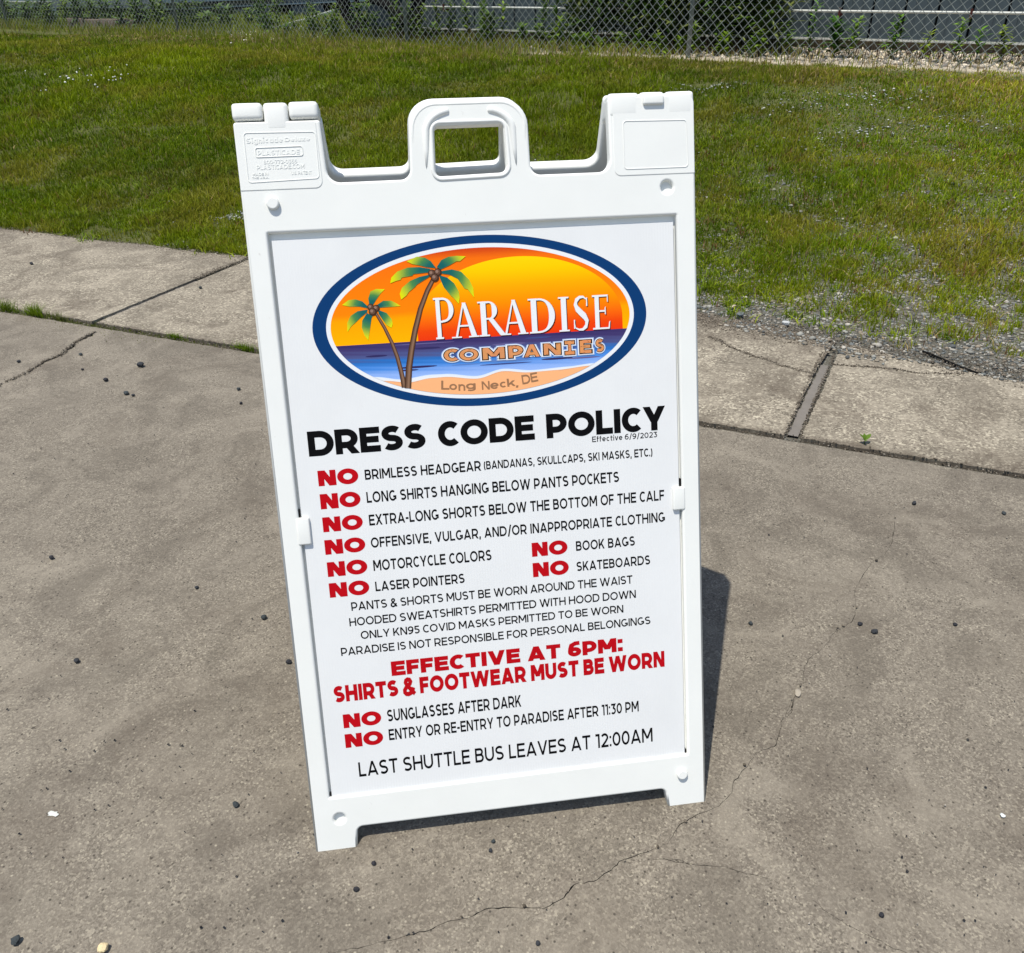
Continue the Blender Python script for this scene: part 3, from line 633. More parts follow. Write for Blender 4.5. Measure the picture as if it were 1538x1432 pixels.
def broad_weeds():
    """flat broad-leaved clumps on the stony side of the lawn"""
    X_, Y_, H_, W_, Cc = [], [], [], [], []
    r = random.Random(5)
    for k in range(2300):
        q = r.uniform(-4.6, 4.0); s = r.uniform(.92, 3.6)
        if q > -1.0 and r.random() < .15: continue
        if q < -1.0 and r.random() < .45: continue
        x, y = qs(q, s); ed = .86 - .19 * max(0, q - .05)
        if s < ed + .04: continue
        n = r.randint(8, 20); sp = r.uniform(.012, .035); yel = r.random()
        base = np.array([.27, .32, .010]) * yel + np.array([.12, .20, .008]) * (1 - yel)
        if r.random() < .10: base = np.array([.16, .085, .028])
        for j in range(n):
            X_.append(x + r.gauss(0, sp)); Y_.append(y + r.gauss(0, sp)); H_.append(r.uniform(.022, .055)); W_.append(r.uniform(.0035, .0072)); Cc.append(base * r.uniform(.75, 1.3))
    X_, Y_, H_, W_, Cc = map(np.array, (X_, Y_, H_, W_, Cc))
    blades(X_, Y_, ground_z(X_, Y_) - .001, H_, W_, Cc, Cc * 1.2, .9, 'ground_cover', 'low broad leaved clumps growing through the gravel and turf')
broad_weeds()

def tuft(name, x, y, n, spread, h, col, label, group=None, z=0.0, wid=.0022, cat='grass tuft'):
    x, y = [float(k_) for k_ in qs(float(to_qs(x, y)[0]), .010)]
    X_ = rng.normal(0, spread, n); Y_ = rng.normal(0, spread * .5, n)
    ex, ey = JE
    Y_ *= .45; px = x + X_ * ex - Y_ * ey * .6; py = y + X_ * ey + Y_ * ex * .6
    C = np.array(col)[None] * rng.uniform(.7, 1.35, (n, 1))
    o = blades(px - x, py - y, np.zeros(n) + 0.0, h * rng.uniform(.5, 1.2, n), np.full(n, wid), C, C * 1.25, .55, name)
    o.location = (x, y, z); tag(o, label, cat, group); return o
GG = 'grass tufts growing in the long slab joint'
tuft('grass_tuft', MISC[4][0], MISC[4][1], 150, .026, .060, (.13, .19, .012), 'green grass tuft in the slab joint at the left edge of the picture', GG, -.01)
tuft('grass_tuft', MISC[5][0], MISC[5][1], 240, .026, .062, (.15, .22, .010), 'brightest and fullest grass tuft in the long slab joint', GG, -.01)
tuft('grass_tuft', MISC[6][0], MISC[6][1], 130, .026, .040, (.15, .17, .04), 'thin brownish grass tuft in the joint just left of where the cross joint meets', GG, -.01)
tuft('grass_tuft', MISC[7][0], MISC[7][1], 130, .020, .032, (.13, .20, .010), 'small round grass tuft in the joint midway between cross joint and sign', GG, -.01)
tuft('grass_tuft', MISC[8][0], MISC[8][1], 170, .026, .038, (.13, .20, .010), 'grass tuft in the slab joint right beside the sign', GG, -.01)
xx, yy = qs(-2.45, .012)
tuft('joint_moss', -1.28, 2.445, 1500, .34, .014, (.13, .15, .03), 'low mossy growth filling the long slab joint', None, -.008, .003)['kind'] = 'stuff'
for k_ in ('category',):
    for o_ in COL.objects:
        if o_.name == 'joint_moss' and k_ in o_: del o_[k_]

def leaf_shape(L, w, nseg=4, curl=.25):
    v, f = [], []
    for k in range(nseg + 1):
        t = k / nseg; ww = w * math.sin(math.pi * min(1, t * .92 + .06)) * .5 if k < nseg else 0
        v += [(L * t, -ww, -curl * L * t * t + .12 * ww), (L * t, 0, -curl * L * t * t), (L * t, ww, -curl * L * t * t + .12 * ww)]
    for k in range(nseg):
        a = k * 3; f += [(a, a + 1, a + 4, a + 3), (a + 1, a + 2, a + 5, a + 4)]
    return v, f

# lone seedling in the joint
sd = empty('seedling', (MISC[2][0], MISC[2][1], -.004)); tag(sd, 'tiny bright green seedling in the slab joint right of the sign', 'plant')
v, f = tube([(0, 0, 0), (.002, 0, .012), (.0, 0, .024)], .0012, 6); mesh_obj('stem', v, f, M_LEAF, sd, True, [(.10, .17, .02)] * len(v))
for ang, tilt, L in ((20, 50, .026), (150, 62, .024), (260, 35, .014), (85, 72, .020)):
    v, f = leaf_shape(L, L * .6, 4, .3); m_ = Matrix.Rotation(rad(ang), 4, 'Z') @ Matrix.Rotation(-rad(tilt), 4, 'Y')
    v = [m_ @ Vector(p) + Vector((0, 0, .018)) for p in v]; mesh_obj('leaf', v, f, M_LEAF, sd, True, [(.12, .21, .02)] * len(v))

# ---------------------------------------------------------------- pebbles big enough to pick out
def pebble(name, x, y, r, col, label, group=None, z=.0, flat=.65, seed=0, cat='pebble', mat=None, ax=1.0):
    rr = random.Random(seed); bm = bmesh.new(); bmesh.ops.create_icosphere(bm, subdivisions=2, radius=1.0)
    pl = [Vector((rr.gauss(0, 1), rr.gauss(0, 1), rr.gauss(0, 1))).normalized() for _ in range(9)]
    for q in bm.verts:                      # chip flat facets off the ball
        p = q.co.copy()
        for nrm in pl:
            dlt = p.dot(nrm) - .72
            if dlt > 0: p -= nrm * dlt
        p.x *= ax; p.z *= flat; q.co = p * r
    mz = min(q.co.z for q in bm.verts)
    for q in bm.verts: q.co.z -= mz
    me = bpy.data.meshes.new(name); bm.to_mesh(me); bm.free(); me.materials.append(mat or M_STONE)
    a = me.color_attributes.new('Col', 'FLOAT_COLOR', 'POINT'); a.data.foreach_set('color', np.tile([*col, 1.0], (len(me.vertices), 1)).astype(np.float32).ravel())
    o = link(bpy.data.objects.new(name, me)); o.location = (x, y, z + .0005); o.rotation_euler = (0, 0, rr.uniform(0, 6)); tag(o, label, cat, group); return o
PL = ['largest dark pebble near the walk, left of the sign', 'dark pebble of a close pair left of the sign, the bigger one', 'round dark pebble just beyond the close pair left of the sign',
 'dark pebble of a close pair left of the sign, the smaller one', 'dark pebble nearest the wide broken patch of the left crack', 'small dark pebble between the left crack and the round dark pebble',
 'dark pebble left of the left crack, near the edge of the picture', 'upper dark pebble close beside the left edge of the sign', 'lower small dark pebble close beside the left edge of the sign',
 'dark pebble on the far walk slab left of the cross joint', 'dark pebble on the far walk slab right of the cross joint, near the sign', 'dark pebble alone at far left, level with the middle of the sign',
 'dark pebble at left, below the lone one level with the sign middle', 'dark flat pebble left of the lower part of the sign', 'dark pebble touching the shadow at the left edge of the sign',
 'small dark pebble left of the sign, level with the laser pointers line', 'dark pebble left of the front left foot of the sign', 'dark pebble in front of the front left foot of the sign',
 'lower of two dark pebbles in front of the sign middle', 'upper of two dark pebbles in front of the sign middle', 'dark pebble just in front of the front left foot notch',
 'dark pebble below the crack at the bottom of the picture', 'biggest black stone in the bottom left corner of the picture', 'left one of two dark slivers beside the right hand crack',
 'right one of two dark slivers beside the right hand crack', 'dark pebble between the sign shadow and the right hand crack', 'dark pebble at right, level with the two slivers',
 'dark pebble beside the upper end of the right hand crack', 'dark pebble at right just in front of the walk joint', 'dark pebble near the bottom at right of the picture']
cp = Vector((-.112, -.835, 1.173))
for k, (x, y, s_) in enumerate(PEB):
    d_ = (Vector((x, y, 0)) - cp).length
    col = [(.028, .030, .034), (.035, .042, .044), (.022, .022, .026)][k % 3]
    pebble('pebble', x, y, s_ * .5 * d_ / 1239 * 1.0, col, PL[k], 'dark pebbles lying on the concrete', .0 if k not in (9, 10) else .004, .75, k, ax=1.5 if k in (23, 24) else 1.1)
pebble('stone', ODD[0][0], ODD[0][1], .0085, (.62, .50, .29), 'cream stone cut by the bottom edge of the picture, at left', None, 0, .8, 50, 'stone')
pebble('stone', ODD[1][0], ODD[1][1], .007, (.33, .29, .23), 'pale wedge shaped chip in the right hand crack', None, 0, .6, 51, 'stone', ax=1.5)
pebble('stone', ODD[2][0], ODD[2][1], .0045, (.62, .64, .62), 'small white stone at far right of the pad', None, 0, .6, 52, 'stone')
pebble('stone', 1.205, 2.135, .016, (.11, .125, .13), 'dark grey stone on the dirt at the walk edge, right of the sign', None, 0.004, .6, 53, 'stone', ax=1.4)
pebble('stone', 1.345, 2.02, .017, (.42, .43, .42), 'pale stone in the gravel where the right cross joint ends', None, 0.0, .7, 54, 'stone')
# dried white splash
v = []; r = random.Random(4)
for k in range(18):
    a = 2 * math.pi * k / 18; R_ = .0055 * (1 + r.uniform(-.4, .45)); v.append((ODD[3][0] + R_ * math.cos(a) * 1.5, ODD[3][1] + R_ * math.sin(a), .0012))
v.append((ODD[3][0], ODD[3][1], .0022)); f = [(k, (k + 1) % 18, 18) for k in range(18)]
tag(mesh_obj('splash', v, f, M_WHITE, None, True), 'dried white splash on the concrete at lower left', 'splash')
# curl of pale bark in the gravel
v, f = [], []
for k in range(9):
    t = k / 8
    for j in range(4):
        a = (j / 3 - .5) * 1.5; v.append((.06 * (t - .5), .011 * math.sin(a) * (1 - .5 * abs(t - .5)), .012 - .010 * math.cos(a) + .006 * math.sin(t * 5)))
for k in range(8):
    for j in range(3): f.append((k * 4 + j, k * 4 + j + 1, k * 4 + j + 5, k * 4 + j + 4))
bk = mesh_obj('bark_curl', v, f, M_WOODY, None, True); bk.location = (MISC[3][0], MISC[3][1], gz(MISC[3][0], MISC[3][1]) + .006); bk.rotation_euler = (0, .1, .35)
tag(bk, 'pale curl of bark lying in the gravel right of the sign', 'bark')
# black rod along the broken edge of the right walk slab
a, b = MISC[0], MISC[1]
v, f = tube([(a[0] + (b[0] - a[0]) * t + .003 * math.sin(t * 7), a[1] + (b[1] - a[1]) * t, .006 - .003 * t) for t in np.linspace(0, 1, 12)], .0045, 8)
tag(mesh_obj('rubber_strip', v, f, M_RUBBER, None, True), 'thin black rubber strip lying along the broken edge of the right walk slab', 'strip')

# ---------------------------------------------------------------- fence, wall and what stands behind
def wc(a, c, z=0.0): return (.645 * c + .764 * a, .764 * c - .645 * a, z)
FP = [(-8.3, 17.3), (-6.05, 15.25), (-2.90, 12.69), (.163, 9.50), (2.637, 7.27), (5.05, 5.23), (7.5, 3.15)]
fence = empty('chain_link_fence', (*FP[3], .5)); tag(fence, 'grey galvanised chain link fence behind the lawn', 'fence')
fo = Vector((*FP[3], .5))
for p in FP:
    z0 = gz(*p) - .05
    v, f = tube([(p[0], p[1], z0), (p[0], p[1], 2.05)], .021, 14); v = [Vector(q) - fo for q in v]
    mesh_obj('fence_post', v, f, M_GALV, fence, True)
v, f = tube([Vector((*p, 2.06)) - fo for p in FP], .017, 10); mesh_obj('top_rail', v, f, M_GALV, fence, True)
def fence_wires():
    parts = []; off = .026
    cum = [0]
    for a, b in zip(FP[:-1], FP[1:]): cum.append(cum[-1] + math.dist(a, b))
    def at(d):
        d = max(0, min(cum[-1] - 1e-6, d)); i = max(k for k in range(len(cum)) if cum[k] <= d); i = min(i, len(FP) - 2)
        t = (d - cum[i]) / (cum[i + 1] - cum[i]); a, b = FP[i], FP[i + 1]; L = math.dist(a, b)
        nx_, ny_ = (b[1] - a[1]) / L, -(b[0] - a[0]) / L       # towards the camera
        return a[0] + (b[0] - a[0]) * t, a[1] + (b[1] - a[1]) * t, -nx_, -ny_
    pitch = .0785; zt = 2.04; Hh = zt - .50; n = int(cum[-1] / pitch); W = .0026
    VV, FF = [], []
    for fam in (1, -1):
        for k in range(-24, n + 24):
            d0 = k * pitch; nseg = int(Hh / (pitch * 1.02) * 1.0) * 1
            pts = []
            step = pitch / 2; m = int(Hh / step)
            for j in range(m + 1):
                d = d0 + fam * j * step
                if d < 0 or d > cum[-1]:
                    if len(pts) > 1: break
                    pts = []; continue
                x, y, nx_, ny_ = at(d); zz = .475 + j * step * 1.0
                wob = .0030 * math.sin(k * 1.7 + j * .9)
                oo = off + (.003 if (j % 2) ^ (fam > 0) else -.001)
                pts.append((x - nx_ * oo, y - ny_ * oo, zz + wob))
            if len(pts) < 2: continue
            n0 = len(VV)
            for p in pts:
                p = Vector(p) - fo
                VV += [p + Vector((0, 0, W)), p + Vector((W * .7, -W * .7, -W * .5)), p + Vector((-W * .7, W * .7, -W * .5))]
            for j in range(len(pts) - 1):
                a = n0 + j * 3
                FF += [(a, a + 1, a + 4, a + 3), (a + 1, a + 2, a + 5, a + 4), (a + 2, a, a + 3, a + 5)]
    o = mesh_obj('chain_link_mesh', VV, FF, M_WIRE, fence); o['kind'] = 'stuff'
fence_wires()

# long low metal-clad building beyond the fence
CW = 8.72
shed = empty('metal_clad_building', wc(-1.4, CW + .3, .5)); tag(shed, 'blue grey metal clad building with white rail beyond the fence', 'building')
so = Vector(wc(-1.4, CW + .3, .5))
def boxac(a0, a1, c0, c1, z0, z1, origin):
    v = [Vector(wc(a, c, z)) - origin for z in (z0, z1) for a, c in ((a0, c0), (a1, c0), (a1, c1), (a0, c1))]
    f = [(0, 3, 2, 1), (4, 5, 6, 7), (0, 1, 5, 4), (1, 2, 6, 5), (2, 3, 7, 6), (3, 0, 4, 7)]
    return v, f
A0, A1 = -7.12, 6.6
v, f = boxac(A0, A1, CW + .02, CW + 5, .40, .598, so); mesh_obj('foundation', v, f, M_BASE, shed)
v, f = boxac(A0, A1, CW + .05, CW + 4.9, .60, 3.15, so); mesh_obj('wall_core', v, f, M_GAPSHADE, shed)
v, f = boxac(A0 - .1, A1 + .1, CW - .15, CW + 5.1, 3.16, 3.24, so); mesh_obj('roof', v, f, M_BOX, shed)
v, f = boxac(A0, A1, CW - .022, CW + .012, .588, .606, so); mesh_obj('base_trim', v, f, M_WHITE, shed)
pw = .2868; a0 = -2.012 - pw * 18; proto = None
k = 0; a = a0
while a < A1:
    if a + pw > A0:
        v, f = [], []
        o_ = Vector(wc(a, CW, .608))
        if proto is None:
            prof = [(0.006, .020), (.012, .0), (.085, 0), (.092, .006), (.100, .006), (.107, 0), (.18, 0), (.187, .006), (.195, .006), (.202, 0), (pw - .012, 0), (pw - .006, .020)]
            for z_ in (0, 2.54):
                for (u_, w_) in prof: v.append(Vector(wc(u_, w_, z_)))
            n_ = len(prof); f = [(i_, i_ + 1, n_ + i_ + 1, n_ + i_) for i_ in range(n_ - 1)]
            proto = mesh_obj('wall_panel', v, f, M_PANEL, shed); pn = proto
        else:
            pn = link(proto.copy(), shed)
        pn.location = o_ - so
    a += pw; k += 1
rail = [Vector(wc(a_, CW - .10, .838)) - so for a_ in (A0, -5, -2, 1, 4, A1)]
v, f = tube(rail, .0115, 10); mesh_obj('rail', v, f, M_WHITE, shed, True)
for a_ in (-4.14, -1.717, -.575, .57, 1.72, -6.4):
    v, f = join([boxac(a_ - .008, a_ + .008, CW - .115, CW + .0, .80, .815, so), boxac(a_ - .010, a_ + .010, CW - .118, CW - .10, .79, .870, so)])
    mesh_obj('rail_bracket', v, f, M_RUST, shed)
# grey cabinet and the black hose bundle at the left end of the building
cb = empty('utility_cabinet', wc(-7.35, 8.75, .5)); tag(cb, 'grey utility cabinet behind the coiled hose', 'cabinet'); co = Vector(wc(-7.35, 8.75, .5))
v, f = boxac(-7.58, -7.18, 8.55, 8.95, .56, 2.1, co); bevel(mesh_obj('cabinet_body', v, f, M_PANEL, cb), .01)
v, f = boxac(-7.56, -7.20, 8.535, 8.548, .62, 2.05, co); mesh_obj('cabinet_door', v, f, M_BOX, cb)
v, f = boxac(-7.60, -7.16, 8.53, 8.97, .44, .555, co); mesh_obj('plinth', v, f, M_BASE, cb)

hose = empty('hose_coil', (-.10, 11.0, .5)); tag(hose, 'black hose coiled in big upright loops behind the fence', 'hose')
def loop(cx_, cz_, rx_, rz_, tilt, yoff, r0, a0=0, a1=360, ph=0):
    P = []
    for k in range(41):
        a = rad(a0 + (a1 - a0) * k / 40); wv = .02 * math.sin(3 * a + ph)
        u = (rx_ + wv) * math.cos(a); w = (rz_ + wv) * math.sin(a)
        u, w = u * math.cos(tilt) - w * math.sin(tilt), u * math.sin(tilt) + w * math.cos(tilt)
        P.append(Vector((.764 * (cx_ + u), -.645 * (cx_ + u) + yoff, cz_ + w)))
    return tube(P, r0, 8, cap=(a1 - a0) < 360)
for args in ((0, .46, .66, .50, .05, 0, .048, 0, 360, 0), (.03, .48, .60, .46, .12, .08, .044, 0, 360, 1), (-.02, .42, .63, .44, -.10, -.07, .044, 0, 360, 2), (.06, .50, .46, .50, .3, .13, .034, 0, 360, 3),
             (-.10, -.20, .75, .62, -.52, .02, .040, 35, 125, 1), (-.06, -.24, .78, .58, -.55, -.04, .036, 30, 125, 2)):
    v, f = loop(*args); mesh_obj('hose_loop', v, f, M_RUBBER, hose, True)

# white pipe on the ground left of the hose
v, f = tube([(-1.62, 12.3, gz(-1.62, 12.3) + .05), (-1.35, 15.0, .56), (-1.02, 18.6, .58)], .024, 12)
tag(mesh_obj('pipe', v, f, M_WHITE, None, True), 'white pipe lying on the ground left of the coiled hose', 'pipe')
st = empty('marker_stake', wc(-4.14, 8.3, .5)); tag(st, 'thin steel stake with yellow lower band behind the fence', 'stake')
v, f = tube([(0, 0, 0), (.003, 0, .22)], .010, 8); mesh_obj('yellow_band', v, f, M_YELLOW, st, True)
v, f = tube([(.003, 0, .221), (.005, 0, .9)], .013, 8); mesh_obj('stake_shaft', v, f, M_GALV, st, True)

# pale trailer at left with skirting, steps block and a blue grey shed running away from its corner
tr = empty('pale_trailer', wc(-16, 10.6, .5)); tag(tr, 'pale grey trailer with white trim strips at far left behind the fence', 'trailer'); to = Vector(wc(-16, 10.6, .5))
CT = 10.0
def wa(x, y): return x * .764 - y * .645
v, f = boxac(-26, -13.45, CT, CT + 3, .80, 3.3, to); mesh_obj('trailer_body', v, f, M_SIDING, tr)
for z_ in (.868, .806): 
    v, f = boxac(-26, -13.43, CT - .035, CT - .004, z_ - .010, z_ + .010, to); mesh_obj('trim_strip', v, f, M_WHITE, tr)
v, f = boxac(-26, -13.5, CT + .05, CT + .1, .70, .795, to); mesh_obj('skirting', v, f, M_SIDING, tr)
for a_ in (-20, -18.2, -16.9, -15.3, -14.0):
    v, f = boxac(a_, a_ + .16, CT + .08, CT + .3, .42, .698, to); mesh_obj('pier', v, f, M_SIDING, tr)
v, f = boxac(-26, -13.5, CT + 1.2, CT + 1.3, .42, .79, to); mesh_obj('gap_shade_sheet', v, f, M_GAPSHADE, tr)  # black sheet paints the shade in the open gap under the trailer
P1 = Vector((-4.0, 16.35, 0)); P2 = Vector((-.95, 19.9, 0)); dd_ = (P2 - P1).normalized(); nn_ = Vector((-dd_.y, dd_.x, 0))
sh2 = empty('grey_shed', tuple(P1 + Vector((0, 0, .5)))); tag(sh2, 'blue grey shed with a light bottom rail beside the pale trailer', 'shed')
def boxpn(u0, u1, w0, w1, z0, z1):
    v = [dd_ * u + nn_ * w + Vector((0, 0, z - .5)) for z in (z0, z1) for u, w in ((u0, w0), (u1, w0), (u1, w1), (u0, w1))]
    return v, [(0, 3, 2, 1), (4, 5, 6, 7), (0, 1, 5, 4), (1, 2, 6, 5), (2, 3, 7, 6), (3, 0, 4, 7)]
v, f = boxpn(0, 6, 0, 3, .72, 3.0); mesh_obj('shed_body', v, f, M_BOX, sh2)
v, f = boxpn(-.02, 6.02, -.03, -.003, .690, .715); mesh_obj('bottom_rail', v, f, M_SIDING, sh2)
v, f = boxpn(.1, 5.9, .25, 2.9, .42, .715); mesh_obj('undercroft_shade', v, f, M_GAPSHADE, sh2)  # solid black block stands for the shaded space below the shed
for u_ in (.3, 1.8, 3.3, 4.8):
    v, f = boxpn(u_, u_ + .9, .02, .10, .44, .66); mesh_obj('skirt_board', v, f, M_BOX, sh2)
bl = empty('block_row', wc(-12.9, 8.15, .5)); tag(bl, 'row of old brown concrete blocks behind the fence at far left', 'blocks'); bo = Vector(wc(-12.9, 8.15, .5))
for k in range(4):
    v, f = boxac(-13.30 + k * .415, -12.90 + k * .415, 8.05 + .02 * (k % 2), 8.27, .47, .655 - .01 * (k % 2), bo); bevel(mesh_obj('block', v, f, M_BLOCK, bl), .012)

# pale rubble in front of the building
def rubble():
    n = 5200
    a = rng.uniform(-3.0, 2.2, n); c = 7.35 + 1.4 * rng.random(n)
    keep = rng.random(n) < np.clip((a + 3.0) / .7, .15, 1) * (1 - .6 * np.clip((7.7 - c) / .35, 0, 1)); a, c = a[keep], c[keep]
    x = .645 * c + .764 * a; y = .764 * c - .645 * a; sz = .010 + .026 * rng.random(len(x)) ** 2
    stone_batch('rubble', x, y, ground_z(x, y) + sz * .2, sz, lambda n: pick([(.55, .47, .34), (.50, .44, .35), (.62, .54, .42), (.36, .31, .24), (.24, .21, .18)], n), 'cream coloured rubble between the fence and the building', .6)
    n = 700; a = rng.uniform(-9.9, -3.2, n); c = rng.uniform(7.3, 8.6, n); x = .645 * c + .764 * a; y = .764 * c - .645 * a; sz = .008 + .02 * rng.random(n) ** 2
    stone_batch('rubble_scatter', x, y, ground_z(x, y) + sz * .3, sz, lambda n: pick([(.40, .36, .28), (.28, .25, .2), (.5, .46, .4)], n), 'loose pale stones among the weeds behind the fence', .6)
    n = 900; x = rng.normal(-1.50, .32, n); y = rng.normal(12.5, .6, n); sz = rng.uniform(.015, .04, n)
    stone_batch('white_rubble', x, y, ground_z(x, y) + sz * .2, sz, lambda n: pick([(.6, .58, .52), (.45, .43, .4)], n), 'white rubble at the near end of the white pipe', .6)
rubble()

# dry stems and tall grass along the fence line
def fence_growth():
    n = 26000
    a = rng.uniform(-16, 3.0, n); c = 7.25 + np.clip((-a - 6), 0, 8) * .075 + rng.normal(.25, .38, n)
    lush = np.clip((-a - 2.4) / 1.2, 0, 1)
    k = rng.random(n) < (.22 + .78 * lush) * (.35 + .9 * vnoise(a, c, 2.0, 1)); a, c, lush = a[k], c[k], lush[k]; n = len(a)
    x = .645 * c + .764 * a; y = .764 * c - .645 * a
    hg = rng.uniform(.03, .15, n) * (.45 + .9 * vnoise(a, c, 1.1, 2))
    isd = rng.random(n) < (.62 - .38 * lush)
    col = np.where(isd[:, None], np.array([.38, .30, .14]), np.array([.22, .26, .02])) * rng.uniform(.5, 1.3, (n, 1))
    blades(x, y, ground_z(x, y) - .005, hg, rng.uniform(.004, .010, n), col, col * 1.2, .3, 'fence_line_grass', 'tall half dry grass growing along the foot of the fence')
    n = 16000; a = rng.uniform(-17, -6.5, n); c = rng.uniform(7.8, 11.5, n); x = .645 * c + .764 * a; y = .764 * c - .645 * a
    col = np.array([.20, .24, .03]) * rng.uniform(.6, 1.3, (n, 1))
    blades(x, y, ground_z(x, y) - .005, rng.uniform(.05, .20, n), rng.uniform(.006, .014, n), col, col * 1.2, .4, 'rough_grass', 'rough unmown grass beyond the fence at left')
    n = 2600; a = rng.uniform(-6.9, 1.6, n); c = 7.45 + rng.random(n) * 1.1; x = .645 * c + .764 * a; y = .764 * c - .645 * a
    col = np.array([.045, .028, .018]) * rng.uniform(.6, 2.2, (n, 1))
    blades(x, y, ground_z(x, y) - .005, rng.uniform(.05, .19, n), rng.uniform(.004, .008, n), col, col, .12, 'dead_stems', 'dark dead stems standing in the rubble and weeds')
fence_growth()

LEAFV, LEAFF = leaf_shape(1.0, .34, 3, .35)
def weed(name, x, y, hgt, nl, leafL, col, label, group, seed, wide=1.0, cat='weed', stems=1, spread=.05):
    nl = int(nl * 1.6); leafL *= 1.25; col = tuple(q * 1.9 for q in col)
    r = random.Random(seed); root = empty(name, (x, y, gz(x, y) - .01)); tag(root, label, cat, group)
    sv, lv, lf, lc = [], [], [], []
    for s_ in range(stems):
        ox, oy = (r.gauss(0, spread), r.gauss(0, spread)) if stems > 1 else (0, 0)
        lx, ly = r.uniform(-.14, .14), r.uniform(-.14, .14); hh = hgt * r.uniform(.72, 1.05)
        P = [Vector((ox + lx * hh * t * t, oy + ly * hh * t * t, hh * t)) for t in (0, .25, .5, .75, 1)]
        sv.append(tube(P, [.006, .005, .0045, .0035, .002], 5))
        for k in range(nl):
            t = .12 + .88 * (k / nl) ** .8; i_ = min(3, int(t * 4)); u_ = t * 4 - i_; p = P[i_].lerp(P[i_ + 1], u_)
            L = leafL * r.uniform(.6, 1.15) * (1.1 - .5 * t); a = k * 2.4 + r.uniform(-.4, .4); up = r.uniform(.1, .9)
            m_ = Matrix.Translation(p) @ Matrix.Rotation(a, 4, 'Z') @ Matrix.Rotation(-up, 4, 'Y') @ Matrix.Diagonal((L, L * wide, L, 1))
            n_ = len(lv); lv += [m_ @ Vector(q) for q in LEAFV]; lf += [[n_ + i for i in q] for q in LEAFF]
            cc = np.array(col) * r.uniform(.6, 1.45); lc += [tuple(cc)] * len(LEAFV)
    V_, F_ = join(sv); mesh_obj('stem', V_, F_, M_LEAF, root, True, [(.075, .085, .03)] * len(V_))
    mesh_obj('foliage', lv, lf, M_LEAF, root, True, lc)
    return root
WG = 'green weeds standing between the fence and the building'
for k, (a, c, h_, nl, L, lab) in enumerate([
    (-1.93, 7.75, .30, 20, .10, 'short pale green weed at the left end of the rubble, before the building'),
    (-1.72, 7.70, .42, 26, .10, 'slender green weed left of the darkest bushy weed, before the building'),
    (-1.50, 7.75, .40, 60, .13, 'darkest and bushiest green weed in front of the rubble strip'),
    (-1.37, 7.72, .34, 40, .11, 'yellowish weed touching the right side of the darkest bushy weed'),
    (-1.02, 7.72, .36, 46, .11, 'leafy bright weed under the second rusty bracket gap of the white rail'),
    (-.78, 7.80, .24, 18, .09, 'small weed right of the leafy bright one on the rubble'),
    (-.52, 7.75, .46, 34, .10, 'upright weed reaching above the white trim at right'),
    (-.36, 7.75, .26, 20, .10, 'low weed just right of the upright one on the rubble'),
    (-.18, 7.80, .27, 30, .10, 'low broad weed on the rubble left of the tallest weed'),
    (.02, 7.72, .48, 26, .10, 'thin weed leaning beside the tallest weed at far right'),
    (.12, 7.70, .66, 44, .11, 'tallest green weed, reaching above the white rail at far right'),
    (.33, 7.78, .22, 20, .09, 'lowest weed at the right edge of the picture')]):
    x, y, _ = wc(a, c); weed('weed', x, y, h_, nl, L, [(.095, .16, .018), (.06, .12, .016), (.12, .165, .02)][k % 3] if k != 2 else (.035, .085, .012), lab, WG, 100 + k)
# bank of tall reeds between the two halves of the building in view
for k in range(36):
    a = -4.25 + 2.1 * (k % 18) / 17 + rnd.uniform(-.05, .05); c = 7.85 + .45 * (k // 18) + rnd.uniform(-.1, .1); x, y, _ = wc(a, c)
    weed('reed', x, y, rnd.uniform(1.0, 1.6), 44, .24, [(.035, .068, .010), (.055, .10, .012), (.10, .12, .035)][k % 3], 'tall dark green reed in the dense bank around the right fence post', 'tall reeds standing together behind the fence', 200 + k, .45, 'reed', 2, .06)
for k in range(30):
    a = -4.35 + 2.35 * k / 29 + rnd.uniform(-.05, .05); c = rnd.uniform(7.45, 7.9); x, y, _ = wc(a, c)
    weed('leafy_weed', x, y, rnd.uniform(.14, .36), 24, .10, [(.09, .14, .014), (.065, .115, .012)][k % 2], 'low leafy weed at the foot of the reed bank behind the fence', 'low weeds under the reeds', 300 + k)
for k in range(50):
    a = -9.2 + 4.9 * k / 49 + rnd.uniform(-.06, .06); c = rnd.uniform(7.7, 8.55); x, y, _ = wc(a, c)
    weed('slender_weed', x, y, rnd.uniform(.22, .60), 26, .12, [(.06, .10, .016), (.08, .12, .018), (.045, .08, .014)][k % 3], 'slender green weed before the middle stretch of the metal building', 'weeds before the middle stretch of the building', 400 + k)
for k in range(58):
    a = -17.4 + 7.4 * k / 57 + rnd.uniform(-.08, .08); c = rnd.uniform(8.05, 9.2); x, y, _ = wc(a, c)
    weed('bushy_weed', x, y, rnd.uniform(.30, .85) * (1.2 if k < 18 else .75), 34, .17, [(.06, .095, .03), (.075, .11, .022), (.05, .08, .024)][k % 3], 'dull green bushy weed in front of the pale trailer', 'bushy weeds before the trailer and shed', 500 + k, .9)
# clover heads in the lawn at far left
n = 30; x = rng.normal(-2.75, .28, n); y = rng.normal(7.9, .28, n); sz = rng.uniform(.006, .011, n)
stone_batch('clover_flowers', x, y, ground_z(x, y) + .055, sz, lambda n: pick([(.62, .62, .56), (.5, .5, .44)], n), 'small white clover heads in the lawn at upper left', .9)
